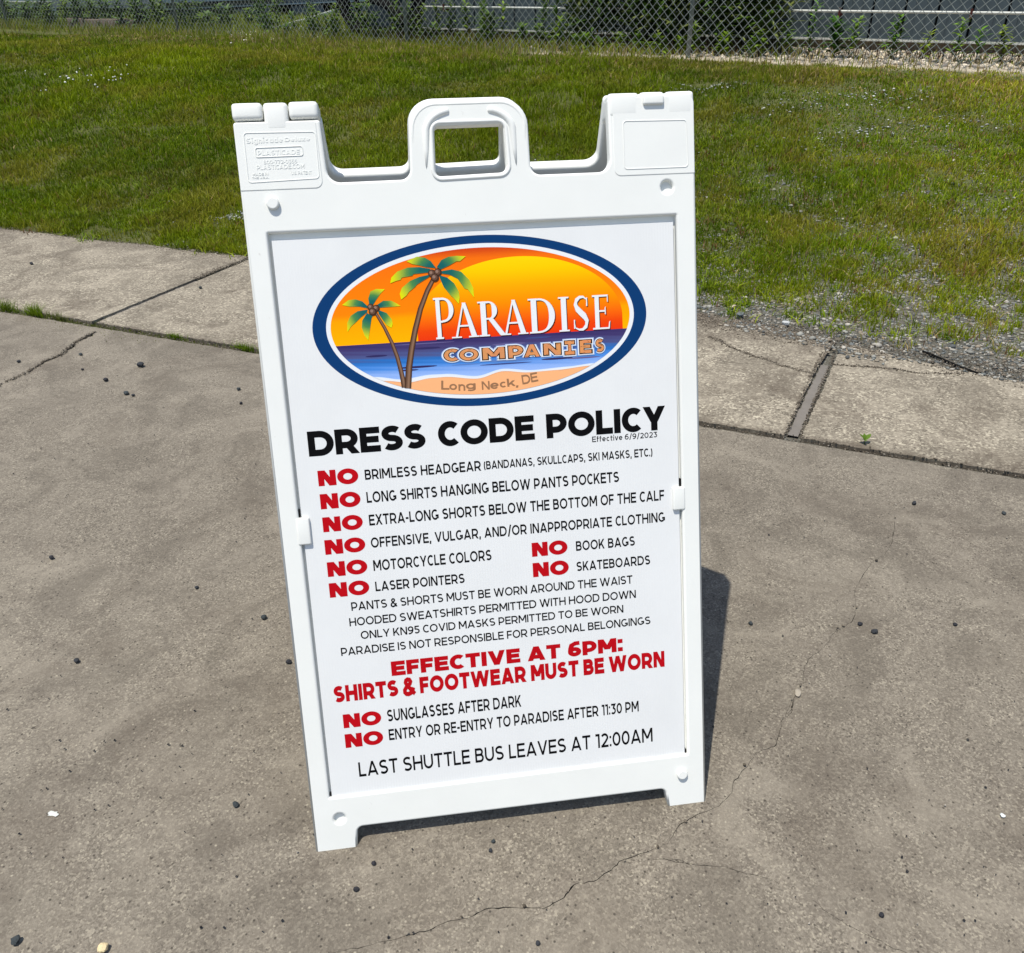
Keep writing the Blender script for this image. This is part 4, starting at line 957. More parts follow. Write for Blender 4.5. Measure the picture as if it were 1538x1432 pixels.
# pale chips lying in bare places of the lawn
xs = []; 
for (mx, my, sx, sy, n) in ((-.76, 4.06, .20, .04, 520), (.02, 4.35, .5, .10, 200), (-1.5, 9.3, .2, .1, 60), (2.15, 5.5, .30, .06, 160), (3.2, 4.9, .5, .12, 200), (2.9, 4.3, .4, .10, 120)):
    xs.append(np.stack([rng.normal(mx, sx, n), rng.normal(my, sy, n)], 1))
P_ = np.concatenate(xs); sz = rng.uniform(.004, .012, len(P_))
stone_batch('pale_chips', P_[:, 0], P_[:, 1], ground_z(P_[:, 0], P_[:, 1]) + .006, sz, lambda n: pick([(.35, .36, .34), (.24, .25, .24), (.5, .5, .47), (.16, .17, .17)], n), 'pale stone chips lying in bare places of the lawn', .5)

# ================================================================ the folding sign
board = empty('sandwich_board', (0, YA, 0))
tag(board, 'white plastic A-frame sign with a dress code notice standing on concrete', 'sign')
RX = Matrix.Rotation(math.pi / 2 - LEAN, 4, 'X')
def face(o):                        # child living in the board's own (across, up, out) axes
    o.parent = board; o.matrix_local = Matrix.Translation((0, -YA, 0)) @ RX; return o
def back(o):
    o.parent = board; o.matrix_local = Matrix.Rotation(math.pi, 4, 'Z') @ Matrix.Translation((0, -YA, 0)) @ RX; return o

def rounded(pts, radii, n=7):
    out = []; m = len(pts)
    for i in range(m):
        p = Vector(pts[i]); a = Vector(pts[i - 1]); b = Vector(pts[(i + 1) % m]); r = radii[i] if isinstance(radii, (list, tuple)) else radii
        if r <= 0: out.append(tuple(p)); continue
        da = (a - p).normalized(); db = (b - p).normalized(); ang = da.angle(db); tl = r / math.tan(ang / 2)
        tl = min(tl, (a - p).length * .49, (b - p).length * .49); rr = tl * math.tan(ang / 2)
        cdir = (da + db).normalized(); cen = p + cdir * (rr / math.sin(ang / 2))
        s0 = p + da * tl; s1 = p + db * tl
        a0 = math.atan2(s0.y - cen.y, s0.x - cen.x); a1 = math.atan2(s1.y - cen.y, s1.x - cen.x); dlt = (a1 - a0 + math.pi) % (2 * math.pi) - math.pi
        for k in range(n + 1): out.append((cen.x + rr * math.cos(a0 + dlt * k / n), cen.y + rr * math.sin(a0 + dlt * k / n)))
    return out

def plate(name, rings, T, bev, mat, top=0.0, res=3):
    cu = bpy.data.curves.new(name, 'CURVE'); cu.dimensions = '2D'; cu.fill_mode = 'BOTH'
    cu.extrude = T / 2 - bev; cu.bevel_depth = bev; cu.bevel_resolution = res; cu.offset = -bev
    for ring in rings:
        sp = cu.splines.new('POLY'); sp.points.add(len(ring) - 1)
        for q, p in zip(sp.points, ring): q.co = (p[0], p[1], 0, 1)
        sp.use_cyclic_u = True
    o = bpy.data.objects.new(name, cu); COL.objects.link(o)
    dg = bpy.context.evaluated_depsgraph_get(); dg.update()
    me = bpy.data.meshes.new_from_object(o.evaluated_get(dg)); me.name = name
    COL.objects.unlink(o); bpy.data.objects.remove(o)
    me.materials.clear(); me.materials.append(mat)
    for q in me.vertices: q.co.z += top - T / 2
    bm = bmesh.new(); bm.from_mesh(me); bmesh.ops.remove_doubles(bm, verts=bm.verts, dist=1e-5); bmesh.ops.recalc_face_normals(bm, faces=bm.faces)
    bm.normal_update()
    for fc in bm.faces: fc.smooth = abs(fc.normal.z) < .9995
    for e in bm.edges:
        e.smooth = not (len(e.link_faces) == 2 and (e.calc_face_angle(0) > rad(38) or e.link_faces[0].smooth != e.link_faces[1].smooth))
    bm.to_mesh(me); bm.free()
    return me

def ground_feet(me):
    for q in me.vertices: q.co.y = max(q.co.y, -q.co.z * SL / CL + 0.0)
def put(name, me, fn): o = bpy.data.objects.new(name, me); COL.objects.link(o); return fn(o)

O_PTS = [(-.3175, -.01), (-.2525, -.01), (-.2505, .0335), (.2495, .0315), (.2525, -.01), (.3175, -.01), (.3175, 1.0985), (.1925, 1.0975), (.1935, .9985),
         (.0795, .9985), (.0785, 1.1), (-.0848, 1.1), (-.0885, .9990), (-.2005, .9985), (-.2035, 1.0795), (-.3175, 1.0795)]
O_RAD = [.003, .003, .010, .010, .003, .003, .012, .006, .018, .014, .036, .036, .014, .018, .004, .004]
OPEN = rounded([(-.2880, .0887), (.2880, .0887), (.2880, .9355), (-.2880, .9355)], .0012, 2)
HAND = rounded([(-.0535, 1.0012), (.0462, 1.0035), (.0435, 1.0667), (-.0511, 1.0663)], [.007, .010, .004, .006], 5)
def circ(cx_, cy_, r, n=28): return [(cx_ + r * math.cos(2 * math.pi * k / n), cy_ + r * math.sin(2 * math.pi * k / n)) for k in range(n)]
OUT = rounded(O_PTS, O_RAD, 8)
sockets = [(.2753, .9744), (-.2757, .0518)]; pegs = [(-.2764, .9743), (.2773, .0557)]
me = plate('front_panel', [OUT, OPEN, HAND] + [circ(x, y, .0088) for x, y in sockets], TH, .0036, M_PLASTIC, res=5); ground_feet(me)
put('front_panel', me, face)
OUTB = [(-x, y) for x, y in OUT][::-1]; HANDB = [(-x, y) for x, y in HAND][::-1]
me = plate('back_panel', [OUTB, OPEN, HANDB], TH, .0050, M_PLASTIC, res=4); ground_feet(me)
put('back_panel', me, back)
# recessed floors behind the openings of both halves
def plate_box(name, u0, u1, v0, v1, w0, w1, mat, fn, bw=0):
    v, f = [], []; box(v, f, u0, u1, v0, v1, w0, w1); o = mesh_obj(name, v, f, mat); 
    if bw: bevel(o, bw, 3)
    return fn(o)
plate_box('recess_floor', -.296, .296, .081, .943, -.0155, -.0095, M_PLASTIC, face)
plate_box('recess_floor', -.296, .296, .081, .943, -.0155, -.0060, M_PLASTIC, back)
for x, y in sockets:
    me = plate('socket', [circ(x, y, .0097)], .004, .0005, M_PLASTIC, top=-.0070); put('socket', me, face)
for x, y in pegs:
    me = plate('peg', [circ(x, y, .0085, 24)], .0075, .0022, M_PLASTIC, top=.0058); put('peg', me, face)
# hinge ears, a touch proud of the panel
for ring in (rounded([(-.3168, .9915), (-.2070, .9915), (-.2090, 1.0785), (-.3168, 1.0785)], [.002, .010, .004, .004]), rounded([(.1985, .9915), (.3168, .9915), (.3168, 1.0965), (.1985, 1.0965)], [.010, .002, .010, .006])):
    put('hinge_ear', plate('hinge_ear', [ring], .004, .0013, M_PLASTIC, top=.0007), face)
def knuckle(u0, u1, v0, v1, w0, w1, bw=.006): return plate_box('hinge_knuckle', u0, u1, v0, v1, w0, w1, M_PLASTIC, face, bw)
knuckle(-.3175, -.2775, 1.0815, 1.1035, -.042, .0010); knuckle(-.2435, -.2045, 1.0815, 1.1035, -.042, .0010)
knuckle(-.2765, -.2445, 1.0660, 1.1030, -.040, .0009)
knuckle(.1930, .2375, 1.0700, 1.1025, -.042, .0008); knuckle(.2755, .3172, 1.0700, 1.1030, -.042, .0008); knuckle(.2385, .2745, 1.0700, 1.1030, -.042, .0006)
knuckle(.2425, .2725, 1.0850, 1.0985, -.010, .0050, .003)
me = plate('ear_frame', [rounded([(-.3060, 1.0015), (-.2110, 1.0040), (-.2105, 1.0648), (-.3056, 1.0660)], .005), rounded([(-.3048, 1.0027), (-.2122, 1.0052), (-.2117, 1.0636), (-.3044, 1.0648)], .004)], .0012, .0003, M_PLASTIC, top=.0013, res=2); put('ear_frame', me, face)
me = plate('ear_frame', [rounded([(.2130, 1.0000), (.3072, 1.0000), (.3060, 1.0645), (.2130, 1.0655)], .005), rounded([(.2142, 1.0012), (.3060, 1.0012), (.3048, 1.0633), (.2142, 1.0643)], .004)], .0012, .0003, M_PLASTIC, top=.0013, res=2); put('ear_frame', me, face)
me = plate('maker_frame', [rounded([(-.2924, 1.0336), (-.2295, 1.0340), (-.2295, 1.0470), (-.2924, 1.0466)], .003), rounded([(-.2914, 1.0346), (-.2305, 1.0350), (-.2305, 1.0460), (-.2914, 1.0456)], .0025)], .0014, .0004, M_PLASTIC, top=.0015, res=2); put('maker_frame', me, face)
# moulded rims round the grip and along the notches
def rim(name, pts, r, w, closed=True):
    P = [Vector((p[0], p[1], w)) for p in pts]
    if closed: P = P + [P[0]]
    v, f = tube(P, r, 8, not closed); return face(mesh_obj(name, v, f, M_PLASTIC, None, True))
rim('grip_rim', rounded([(-.0575, .9965), (.0502, .9990), (.0475, 1.0715), (-.0552, 1.0713)], [.012, .014, .012, .012], 6), .0030, -.0012)
rim('grip_rim', rounded([(-.0840, .9900), (-.0795, 1.0945), (.0732, 1.0950), (.0750, .9900)], [0, .033, .033, 0], 8), [.0004] + [.0034] * 18 + [.0004], -.0026, False)
for sgn in (-1, 1):                 # short raised ribs at the grip's upper corners
    cxr = -.0255 if sgn < 0 else .0195
    pts = [(cxr + sgn * .004, 1.0862)] + [(cxr + sgn * (.0 + .0375 * math.sin(a)), 1.0580 + .0282 * math.cos(a)) for a in np.linspace(.15, 1.45, 9)] + [(cxr + sgn * .0385, 1.035), (cxr + sgn * .0405, 1.005)]
    P = [Vector((p[0], p[1], -.0022)) for p in pts]
    v, f = tube(P, [.0034, .0050] + [.0054] * (len(P) - 4) + [.0040, .0018], 12); face(mesh_obj('grip_rib', v, f, M_PLASTIC, None, True))
# clips that hold the sheet, with a black block for the shaded slot above each
for sgn, v0, v1 in ((-1, .4955, .5360), (1, .4985, .5345)):
    u0, u1 = sorted((sgn * .2735, sgn * .2925)); plate_box('sheet_clip', u0, u1, v0, v1, -.006, .0012, M_PLASTIC, face, .0025)
    u0, u1 = sorted((sgn * .2862, sgn * .2880)); plate_box('slot_shade', u0, u1, v1 + .001, v1 + .012, -.0090, -.0030, M_GAPSHADE, face)
for u0, u1, v0, v1 in ((-.2868, -.2850, .0900, .0945), (.2850, .2868, .0900, .0960)): plate_box('slot_shade', u0, u1, v0, v1, -.0090, -.0033, M_GAPSHADE, face)  # black blocks paint the shade of small slots at the lower corners
# the sheet
poster = plate_box('poster', -.2842, .2842, .0884, .9262, -.0080, -.0040, M_SHEET, face)
PW = -.0040
def on_poster(name, v, f, mat, cols=None):
    o = mesh_obj(name, v, f, mat, None, False, cols); o.parent = poster; return o

# ---------------------------------------------------------------- lettering
def arc(cx_, cy_, rx_, ry_, a0, a1, n=14):
    return [(cx_ + rx_ * math.cos(rad(a0 + (a1 - a0) * k / n)), cy_ + ry_ * math.sin(rad(a0 + (a1 - a0) * k / n))) for k in range(n + 1)]
def bowl(x0, y0, y1, xr, k=1.15):
    ry = (y1 - y0) / 2; rx_ = min(ry * k, xr - x0); xc = xr - rx_
    return [(x0, y1)] + arc(xc, (y0 + y1) / 2, rx_, ry, 90, -90, 14) + [(x0, y0)]
def G(ch, t):
    h = t / 2; S = lambda *p: ('s', list(p)); s = lambda l: ('s', l); D = lambda a, b, c, d: ('d', a, b, c, d); Rg = lambda cx_, cy_, rx_, ry_: ('s', arc(cx_, cy_, rx_, ry_, 90, 450, 30))
    k = h * 1.06; X = .74
    if ch == 'A': w = .98; return [D(k, 0, w / 2, 1), D(w - k, 0, w / 2, 1), S((.24, .27), (w - .24, .27))], w
    if ch == 'B': w = .80; return [S((h, 0), (h, 1)), s(bowl(h, .53, 1 - h, w - h - .05, 1.1)), s(bowl(h, h, .53, w - h, 1.1))], w
    if ch == 'C': w = .80; return [s(arc(w / 2 + .06, .5, w / 2 - h + .06, .5 - h + .01, 48, 312, 26))], w
    if ch == 'D': w = .94; return [S((h, 0), (h, 1)), s(bowl(h, h, 1 - h, w - h, 1.0))], w
    if ch == 'E': w = .74; return [S((h, 0), (h, 1)), S((h, 1 - h), (w, 1 - h)), S((h, .51), (w * .94, .51)), S((h, h), (w + .01, h))], w
    if ch == 'F': w = .68; return [S((h, 0), (h, 1)), S((h, 1 - h), (w, 1 - h)), S((h, .47), (w * .92, .47))], w
    if ch == 'G': w = .94; return [s(arc(w / 2, .5, w / 2 - h, .5 - h, 50, 322, 26)), S((w - h, .14), (w - h, .50)), S((w * .56, .50 - h), (w - h * .2, .50 - h))], w
    if ch == 'H': w = .87; return [S((h, 0), (h, 1)), S((w - h, 0), (w - h, 1)), S((h, .5), (w - h, .5))], w
    if ch == 'I': return [S((h, 0), (h, 1))], t
    if ch == 'J': w = .6; return [s([(w - h, 1), (w - h, .33)] + arc(w / 2 - .03, .33, w / 2 - h + .03, .33 - h, 0, -130, 10))], w
    if ch == 'K': w = .84; return [S((h, 0), (h, 1)), D(h * 1.5, .30, w - k - .03, 1), D(w - k * 1.1, 0, .36, .58)], w
    if ch == 'L': w = .66; return [S((h, 0), (h, 1)), S((h, h), (w, h))], w
    if ch == 'M': w = 1.04; return [S((h, 0), (h, 1)), S((w - h, 0), (w - h, 1)), D(w / 2, .26, h * 1.2, 1), D(w / 2, .26, w - h * 1.2, 1)], w
    if ch == 'N': w = .88; return [S((h, 0), (h, 1)), S((w - h, 0), (w - h, 1)), D(w - h * 1.2, 0, h * 1.2, 1)], w
    if ch == 'O': w = 1.04; return [Rg(w / 2, .5, w / 2 - h, .5 - h + .01)], w
    if ch == 'P': w = .80; return [S((h, 0), (h, 1)), s(bowl(h, .34, 1 - h, w - h))], w
    if ch == 'R': w = .86; return [S((h, 0), (h, 1)), s(bowl(h, .36, 1 - h, w - h - .02)), D(w - k, 0, w * .55, .36)], w
    if ch == 'S':
        w = .80; ry = (.5 - h) / 2; return [s(arc(w / 2 + .01, 1 - h - ry, w / 2 - h - .01, ry, 38, 250, 14) + arc(w / 2 - .01, h + ry, w / 2 - h, ry, 70, -142, 14))], w
    if ch == 'T': w = .78; return [S((0, 1 - h), (w, 1 - h)), S((w / 2, 0), (w / 2, 1 - h))], w
    if ch == 'U': w = .86; return [s([(h, 1), (h, .42)] + arc(w / 2, .42, w / 2 - h, .42 - h, 180, 360, 16) + [(w - h, 1)])], w
    if ch == 'V': w = .94; return [D(w / 2, 0, k, 1), D(w / 2, 0, w - k, 1)], w
    if ch == 'W': w = 1.42; return [D(w * .28, 0, k, 1), D(w * .28, 0, w / 2, 1), D(w * .72, 0, w / 2, 1), D(w * .72, 0, w - k, 1)], w
    if ch == 'X': w = .86; return [D(k, 0, w - k, 1), D(w - k, 0, k, 1)], w
    if ch == 'Y': w = .88; return [D(w / 2, .36, k, 1), D(w / 2, .36, w - k, 1), S((w / 2, 0), (w / 2, .40))], w
    if ch == '&':
        w = .86; P = [(.84, .02), (.60, .26), (.27, .62), (.20, .76), (.24, .88), (.36, .94), (.50, .91), (.57, .80), (.52, .68), (.38, .56), (.20, .44), (.10, .31), (.10, .17), (.20, .07), (.36, .05), (.54, .11), (.68, .25), (.75, .43)]; return [s(P)], w
    if ch == '0': w = .78; return [Rg(w / 2, .5, w / 2 - h, .5 - h)], w
    if ch == '1': w = .40; return [S((w - h, 0), (w - h, 1)), S((0, 1 - h), (w - h, 1 - h))], w
    if ch == '2': w = .72; return [s(arc(w / 2, .69, w / 2 - h, .31 - h, 155, -20, 12) + [(w * .62, .40), (h * 1.3, h * 1.02)]), S((0.02, h), (w, h))], w
    if ch == '3': w = .70; return [s([(.04, 1 - h), (w - h - .04, 1 - h), (w * .47, .60)] ), s([(w * .40, .60), (w * .47, .60)] + arc(w / 2 - .03, .33, w / 2 - h + .03, .28 - h * .4, 85, -140, 12))], w
    if ch == '5': w = .70; return [s([(w * .92, 1 - h), (.15, 1 - h), (.11, .55)]), s([(.11, .56), (.3, .585)] + arc(w / 2 - .03, .32, w / 2 - h + .03, .32 - h, 80, -140, 12))], w
    if ch == '6': w = .74; return [Rg(w / 2, .33, w / 2 - h, .33 - h), s([(h, .36), (h + .02, .58), (.22, .80), (.42, .92), (.66, .93)])], w
    if ch == '7': w = .72; return [s([(0, 1 - h), (w - h * 1.2, 1 - h), (w * .32, 0)])], w
    if ch == '8': w = .74; return [Rg(w / 2, .73, w / 2 - h - .03, .27 - h), Rg(w / 2, .28, w / 2 - h, .28 - h)], w
    if ch == '9': w = .74; return [Rg(w / 2, .67, w / 2 - h, .33 - h), s([(w - h, .64), (w - h - .02, .42), (w - .22, .20), (w - .42, .08), (w - .66, .07)])], w
    if ch == ',': return [S((h + .03, t * 1.0), (h - .02, -.13))], t + .02
    if ch == '.': return [S((h, 0), (h, t * 1.1))], t
    if ch == ':': return [S((h, 0.02), (h, t * 1.1)), S((h, .60), (h, .58 + t * 1.1))], t
    if ch == '-': return [S((0, .40), (.36, .40))], .36
    if ch == '/': return [D(k, -.10, .44, 1.08)], .48
    if ch == '(': return [s(arc(.42, .44, .36, .66, 130, 230, 10))], .26
    if ch == ')': return [s(arc(-.16, .44, .36, .66, 50, -50, 10))], .24
    if ch == 'e': w = .68; return [s(arc(w / 2, X / 2, w / 2 - h, X / 2 - h, 0, 318, 18)), S((h, X / 2), (w - h, X / 2))], w
    if ch == 'c': w = .64; return [s(arc(w / 2 + .01, X / 2, w / 2 - h, X / 2 - h, 50, 310, 18))], w
    if ch == 'o': w = .72; return [Rg(w / 2, X / 2, w / 2 - h, X / 2 - h)], w
    if ch == 'a': w = .66; return [Rg(w / 2 - .01, X / 2, w / 2 - h, X / 2 - h), S((w - h, 0), (w - h, X))], w
    if ch == 'd': w = .68; return [Rg(w / 2 - .01, X / 2, w / 2 - h, X / 2 - h), S((w - h, 0), (w - h, 1.05))], w
    if ch == 'g': w = .68; return [Rg(w / 2 - .01, X / 2, w / 2 - h, X / 2 - h), s([(w - h, X), (w - h, 0)] + arc(w / 2, 0, w / 2 - h, .20, 0, -140, 10))], w
    if ch == 'n': w = .64; return [S((h, 0), (h, X)), s([(h, X * .55)] + arc(w / 2, X - h - .24, w / 2 - h, .24, 165, 0, 10) + [(w - h, 0)])], w
    if ch == 'u': w = .64; return [S((w - h, 0), (w - h, X)), s([(h, X)] + arc(w / 2, h + .24, w / 2 - h, .24, 180, 350, 10))], w
    if ch == 'i': return [S((h, 0), (h, X)), S((h, X + .14), (h, X + .14 + t * 1.05))], t
    if ch == 'l': return [S((h, 0), (h, 1.05))], t
    if ch == 't': w = .42; return [s([(.15, .95), (.15, .24)] + arc(.15 + .14, .22, .14, .22 - h, 180, 290, 6)), S((0, X - h), (w, X - h))], w
    if ch == 'f': w = .40; return [s([(.15, 0), (.15, .80)] + arc(.15 + .14, .82, .14, .23 - h, 180, 75, 6)), S((0, X - h), (w, X - h))], w
    if ch == 'v': w = .66; return [D(w / 2, 0, k, X), D(w / 2, 0, w - k, X)], w
    if ch == 'x': w = .64; return [D(k, 0, w - k, X), D(w - k, 0, k, X)], w
    if ch == 'k': w = .64; return [S((h, 0), (h, 1.05)), D(h * 1.5, .24, w - k - .02, X), D(w - k, 0, .30, .44)], w
    return [], .34

def stroke_quads(P, h):
    m = len(P); closed = math.dist(P[0], P[-1]) < 1e-6 and m > 3; out = []
    Lf, Rt = [], []
    for i in range(m):
        if closed: a = P[i - 1] if i else P[-2]; b = P[i + 1] if i < m - 1 else P[1]
        else: a = P[max(0, i - 1)]; b = P[min(m - 1, i + 1)]
        p = P[i]
        d1 = Vector((p[0] - a[0], p[1] - a[1])); d2 = Vector((b[0] - p[0], b[1] - p[1]))
        if d1.length < 1e-9: d1 = d2
        if d2.length < 1e-9: d2 = d1
        d1 = d1.normalized(); d2 = d2.normalized(); t_ = d1 + d2
        t_ = t_.normalized() if t_.length > 1e-6 else d1
        n_ = Vector((-t_.y, t_.x)); c_ = max(.42, n_.dot(Vector((-d1.y, d1.x))))
        Lf.append((p[0] + n_.x * h / c_, p[1] + n_.y * h / c_)); Rt.append((p[0] - n_.x * h / c_, p[1] - n_.y * h / c_))
    for i in range(m - 1): out.append([Rt[i], Rt[i + 1], Lf[i + 1], Lf[i]])
    return out
def prim_quads(pr, t):
    if pr[0] == 's': return stroke_quads(pr[1], t / 2)
    _, x0, y0, x1, y1 = pr; L = math.hypot(x1 - x0, y1 - y0); hw = t / 2 * L / abs(y1 - y0)
    return [[(x0 - hw, y0), (x0 + hw, y0), (x1 + hw, y1), (x1 - hw, y1)]]

class Ink:
    def __init__(self): self.v = []; self.f = []; self.c = []
    def quad(self, q, w, col=None, depth=0):
        ar = sum(q[i][0] * q[(i + 1) % len(q)][1] - q[(i + 1) % len(q)][0] * q[i][1] for i in range(len(q)))
        if ar < 0: q = q[::-1]
        n = len(self.v); m = len(q)
        self.v += [(p[0], p[1], w) for p in q]; self.f.append(list(range(n, n + m)))
        if depth:
            self.v += [(p[0], p[1], w - depth) for p in q]
            for i in range(m): self.f.append([n + i, n + m + i, n + m + (i + 1) % m, n + (i + 1) % m])
            if col: self.c += [col] * (2 * m)
        elif col: self.c += [col] * m
    def glyph(self, ch, t, x, y, sx, sy, w, col=None, depth=0, grow=0, rot=0, dw=3e-5):
        prims, wd = G(ch, t)
        for k, pr in enumerate(prims):
            for iq, q in enumerate(prim_quads(pr, t + grow)):
                qq = []
                for p in q:
                    X_, Y_ = p[0] * sx, p[1] * sy
                    if rot: X_, Y_ = X_ * math.cos(rot) - Y_ * math.sin(rot), X_ * math.sin(rot) + Y_ * math.cos(rot)
                    qq.append((x + X_, y + Y_))
                self.quad(qq, w + k * dw + (iq * 1.6e-5 if ch == '&' else 0), col, depth)
        return wd
    def line(self, txt, u0, v0, u1, v1, t, sp, w=PW + .00012, space=.36, depth=0):
        tot = 0; last = None
        for ch in txt: tot += space if ch == ' ' else G(ch, t)[1] + sp
        tot -= sp; sx = (u1 - u0) / tot; sy = v1 - v0; x = u0
        for ch in txt:
            if ch == ' ': x += space * sx; continue
            x += (self.glyph(ch, t, x, v0, sx, sy, w, None, depth) + sp) * sx
STY = dict(title=(.258, .05, .42), small=(.16, .13, .32), no=(.30, .06, .3), body=(.185, .12, .38), wide=(.170, .10, .34), redx=(.28, .07, .34), red=(.27, .075, .30), body2=(.165, .12, .38))
blk = {}
for (txt, u0, v0, u1, v1, stl) in TEXT:
    t, sp, spc = STY[stl]; ink = Ink()
    if stl == 'no': v1 -= .0006; v0 += .0004
    h_fix = {'body': (v1 - v0) * .97}.get(stl, v1 - v0)
    ink.line(txt, u0, v0, u1, v0 + h_fix, t, sp, space=spc)
    on_poster('lettering', ink.v, ink.f, M_REDINK if stl in ('no', 'red', 'redx') else M_BLACKINK)
# raised maker's lettering on the left ear
for (txt, u0, v0, u1, v1) in EMB:
    ink = Ink(); big = len(txt) > 4 and (v1 - v0) > .0055
    if txt in ('Signicade', 'Deluxe'): v0 += .0012; v1 -= .0008
    ink.line(txt, u0, v0, u1, v1, .22 if txt in ('Signicade', 'Deluxe', 'PLASTICADE') else .16, .14, w=.0011, depth=.0009)
    face(mesh_obj('raised_lettering', ink.v, ink.f, M_PLASTIC))

# ---------------------------------------------------------------- the logo, printed in layers
EC = (-.0005, .8003)
def ellipse_pts(a, b, n=120, c=EC): return [(c[0] + a * math.cos(2 * math.pi * k / n), c[1] + b * math.sin(2 * math.pi * k / n)) for k in range(n)]
def ring_mesh(name, a0, b0, a1, b1, w, col):
    A = ellipse_pts(a0, b0); B = ellipse_pts(a1, b1); n = len(A)
    v = [(*p, w) for p in A] + [(*p, w) for p in B]; f = [(k, (k + 1) % n, n + (k + 1) % n, n + k) for k in range(n)]
    return on_poster(name, v, f, M_PRINT, [col] * len(v))
NAVY = (.004, .038, .135); WHITE = (.71, .72, .73)
ring_mesh('logo_border', .2412, .1204, .2223, .1092, PW + .0001, NAVY)
PA, PB = .2160, .1034
ring_mesh('logo_white_ring', .2223, .1092, PA, PB, PW + .0001, WHITE)
def lerp(a, b, t): return tuple(x + (y - x) * t for x, y in zip(a, b))
def grad(stops, v):
    for (v0, c0), (v1, c1) in zip(stops[:-1], stops[1:]):
        if v <= v1: return lerp(c0, c1, max(0, (v - v0) / (v1 - v0)))
    return stops[-1][1]
def band(name, lo, hi, w, colf, u0=-.5, u1=.5, n=150, rows=26):
    """part of the ellipse between two curves"""
    v, f, c = [], [], []; a0 = max(u0, EC[0] - PA + 1e-5); a1 = min(u1, EC[0] + PA - 1e-5)
    for k in range(n + 1):
        t = k / n; u = a0 + (a1 - a0) * (.5 - .5 * math.cos(math.pi * t))
        e = PB * math.sqrt(max(0, 1 - ((u - EC[0]) / PA) ** 2)); y0 = max(lo(u), EC[1] - e); y1 = min(hi(u), EC[1] + e)
        if y1 < y0: y0 = y1 = min(max((y0 + y1) / 2, EC[1] - e), EC[1] + e)
        for r_ in range(rows + 1): y = y0 + (y1 - y0) * r_ / rows; v.append((u, y, w)); c.append(colf(u, y))
    for k in range(n):
        for r_ in range(rows): a = k * (rows + 1) + r_; f.append((a, a + rows + 1, a + rows + 2, a + 1))
    return on_poster(name, v, f, M_PRINT, c)
HZ = .7785
s_sky = [(HZ, lin(248, 168, 0)), (.812, lin(246, 152, 0)), (.820, lin(238, 125, 5)), (.86, lin(236, 116, 8)), (.89, lin(232, 105, 14)), (.9015, lin(196, 62, 20)), (.92, lin(176, 50, 20))]
band('logo_sky', lambda u: HZ, lambda u: 1, PW + .0001, lambda u, y: grad(s_sky, y))
scx, scy, sa, sb = .0545, .797, .1500, .0920
s_sun = [(HZ, lin(222, 52, 12)), (.792, lin(226, 66, 8)), (.806, lin(234, 98, 8)), (.825, lin(243, 132, 0)), (.85, lin(250, 160, 0)), (.872, lin(254, 190, 0)), (.90, lin(255, 205, 10))]
band('logo_sun', lambda u: HZ, lambda u: scy + sb * math.sqrt(max(0, 1 - ((u - scx) / sa) ** 2)), PW + .00016, lambda u, y: grad(s_sun, y), scx - sa + .0001, scx + sa - .0001)
def interp(P):
    P = sorted(P)
    def fn(u):
        if u <= P[0][0]: return P[0][1]
        for (x0, y0), (x1, y1) in zip(P[:-1], P[1:]):
            if u <= x1: t = (u - x0) / (x1 - x0); t = t * t * (3 - 2 * t); return y0 + (y1 - y0) * t
        return P[-1][1]
    return fn
ff = interp(FOAM); fs = interp(SAND)
def seacol(u, y):
    k = (HZ - y) / .05
    w_ = .10 * math.sin(u * 60 + y * 900) * math.sin(u * 23 + 2 + y * 300)
    return grad([(0, lin(52, 44, 92)), (.18, lin(66, 58, 104)), (.38, lin(74, 84, 132)), (.52, lin(40, 104, 176)), (.70, lin(70, 130, 205)), (.9, lin(132, 165, 222)), (1.3, lin(160, 185, 232))], max(0, k + w_ * .6))
band('logo_sea', lambda u: .6, lambda u: HZ, PW + .00022, seacol, rows=50, n=200)
ink = Ink(); r = random.Random(9)
for k in range(26):
    cu_ = r.uniform(-.19, .19); cv = r.uniform(.738, .775); L = r.uniform(.012, .045); hh = r.uniform(.0007, .0016)
    ex = abs((cu_ - EC[0]) / PA) + L / PA
    if ex > .90 or (cv - EC[1]) ** 2 / PB ** 2 + (abs(cu_ - EC[0]) + L) ** 2 / PA ** 2 > .97: continue
    col = [lin(48, 44, 88), lin(96, 88, 132), lin(60, 70, 120), lin(84, 120, 180)][k % 4]
    ink.quad([(cu_ + L * math.cos(a), cv + hh * math.sin(a)) for a in np.linspace(0, 2 * math.pi, 20)[:-1]], PW + .00026 + k * 2e-6, col)
on_poster('logo_ripples', ink.v, ink.f, M_PRINT, ink.c)
band('logo_foam', lambda u: .6, ff, PW + .00034, lambda u, y: lerp(WHITE, lin(200, 214, 235), max(0, min(1, (y - ff(u) + .002) / .002))), rows=10)
band('logo_sand', lambda u: .6, fs, PW + .00040, lambda u, y: lin(236, 170, 118) if y < fs(u) - .001 else lin(214, 156, 116), rows=14)
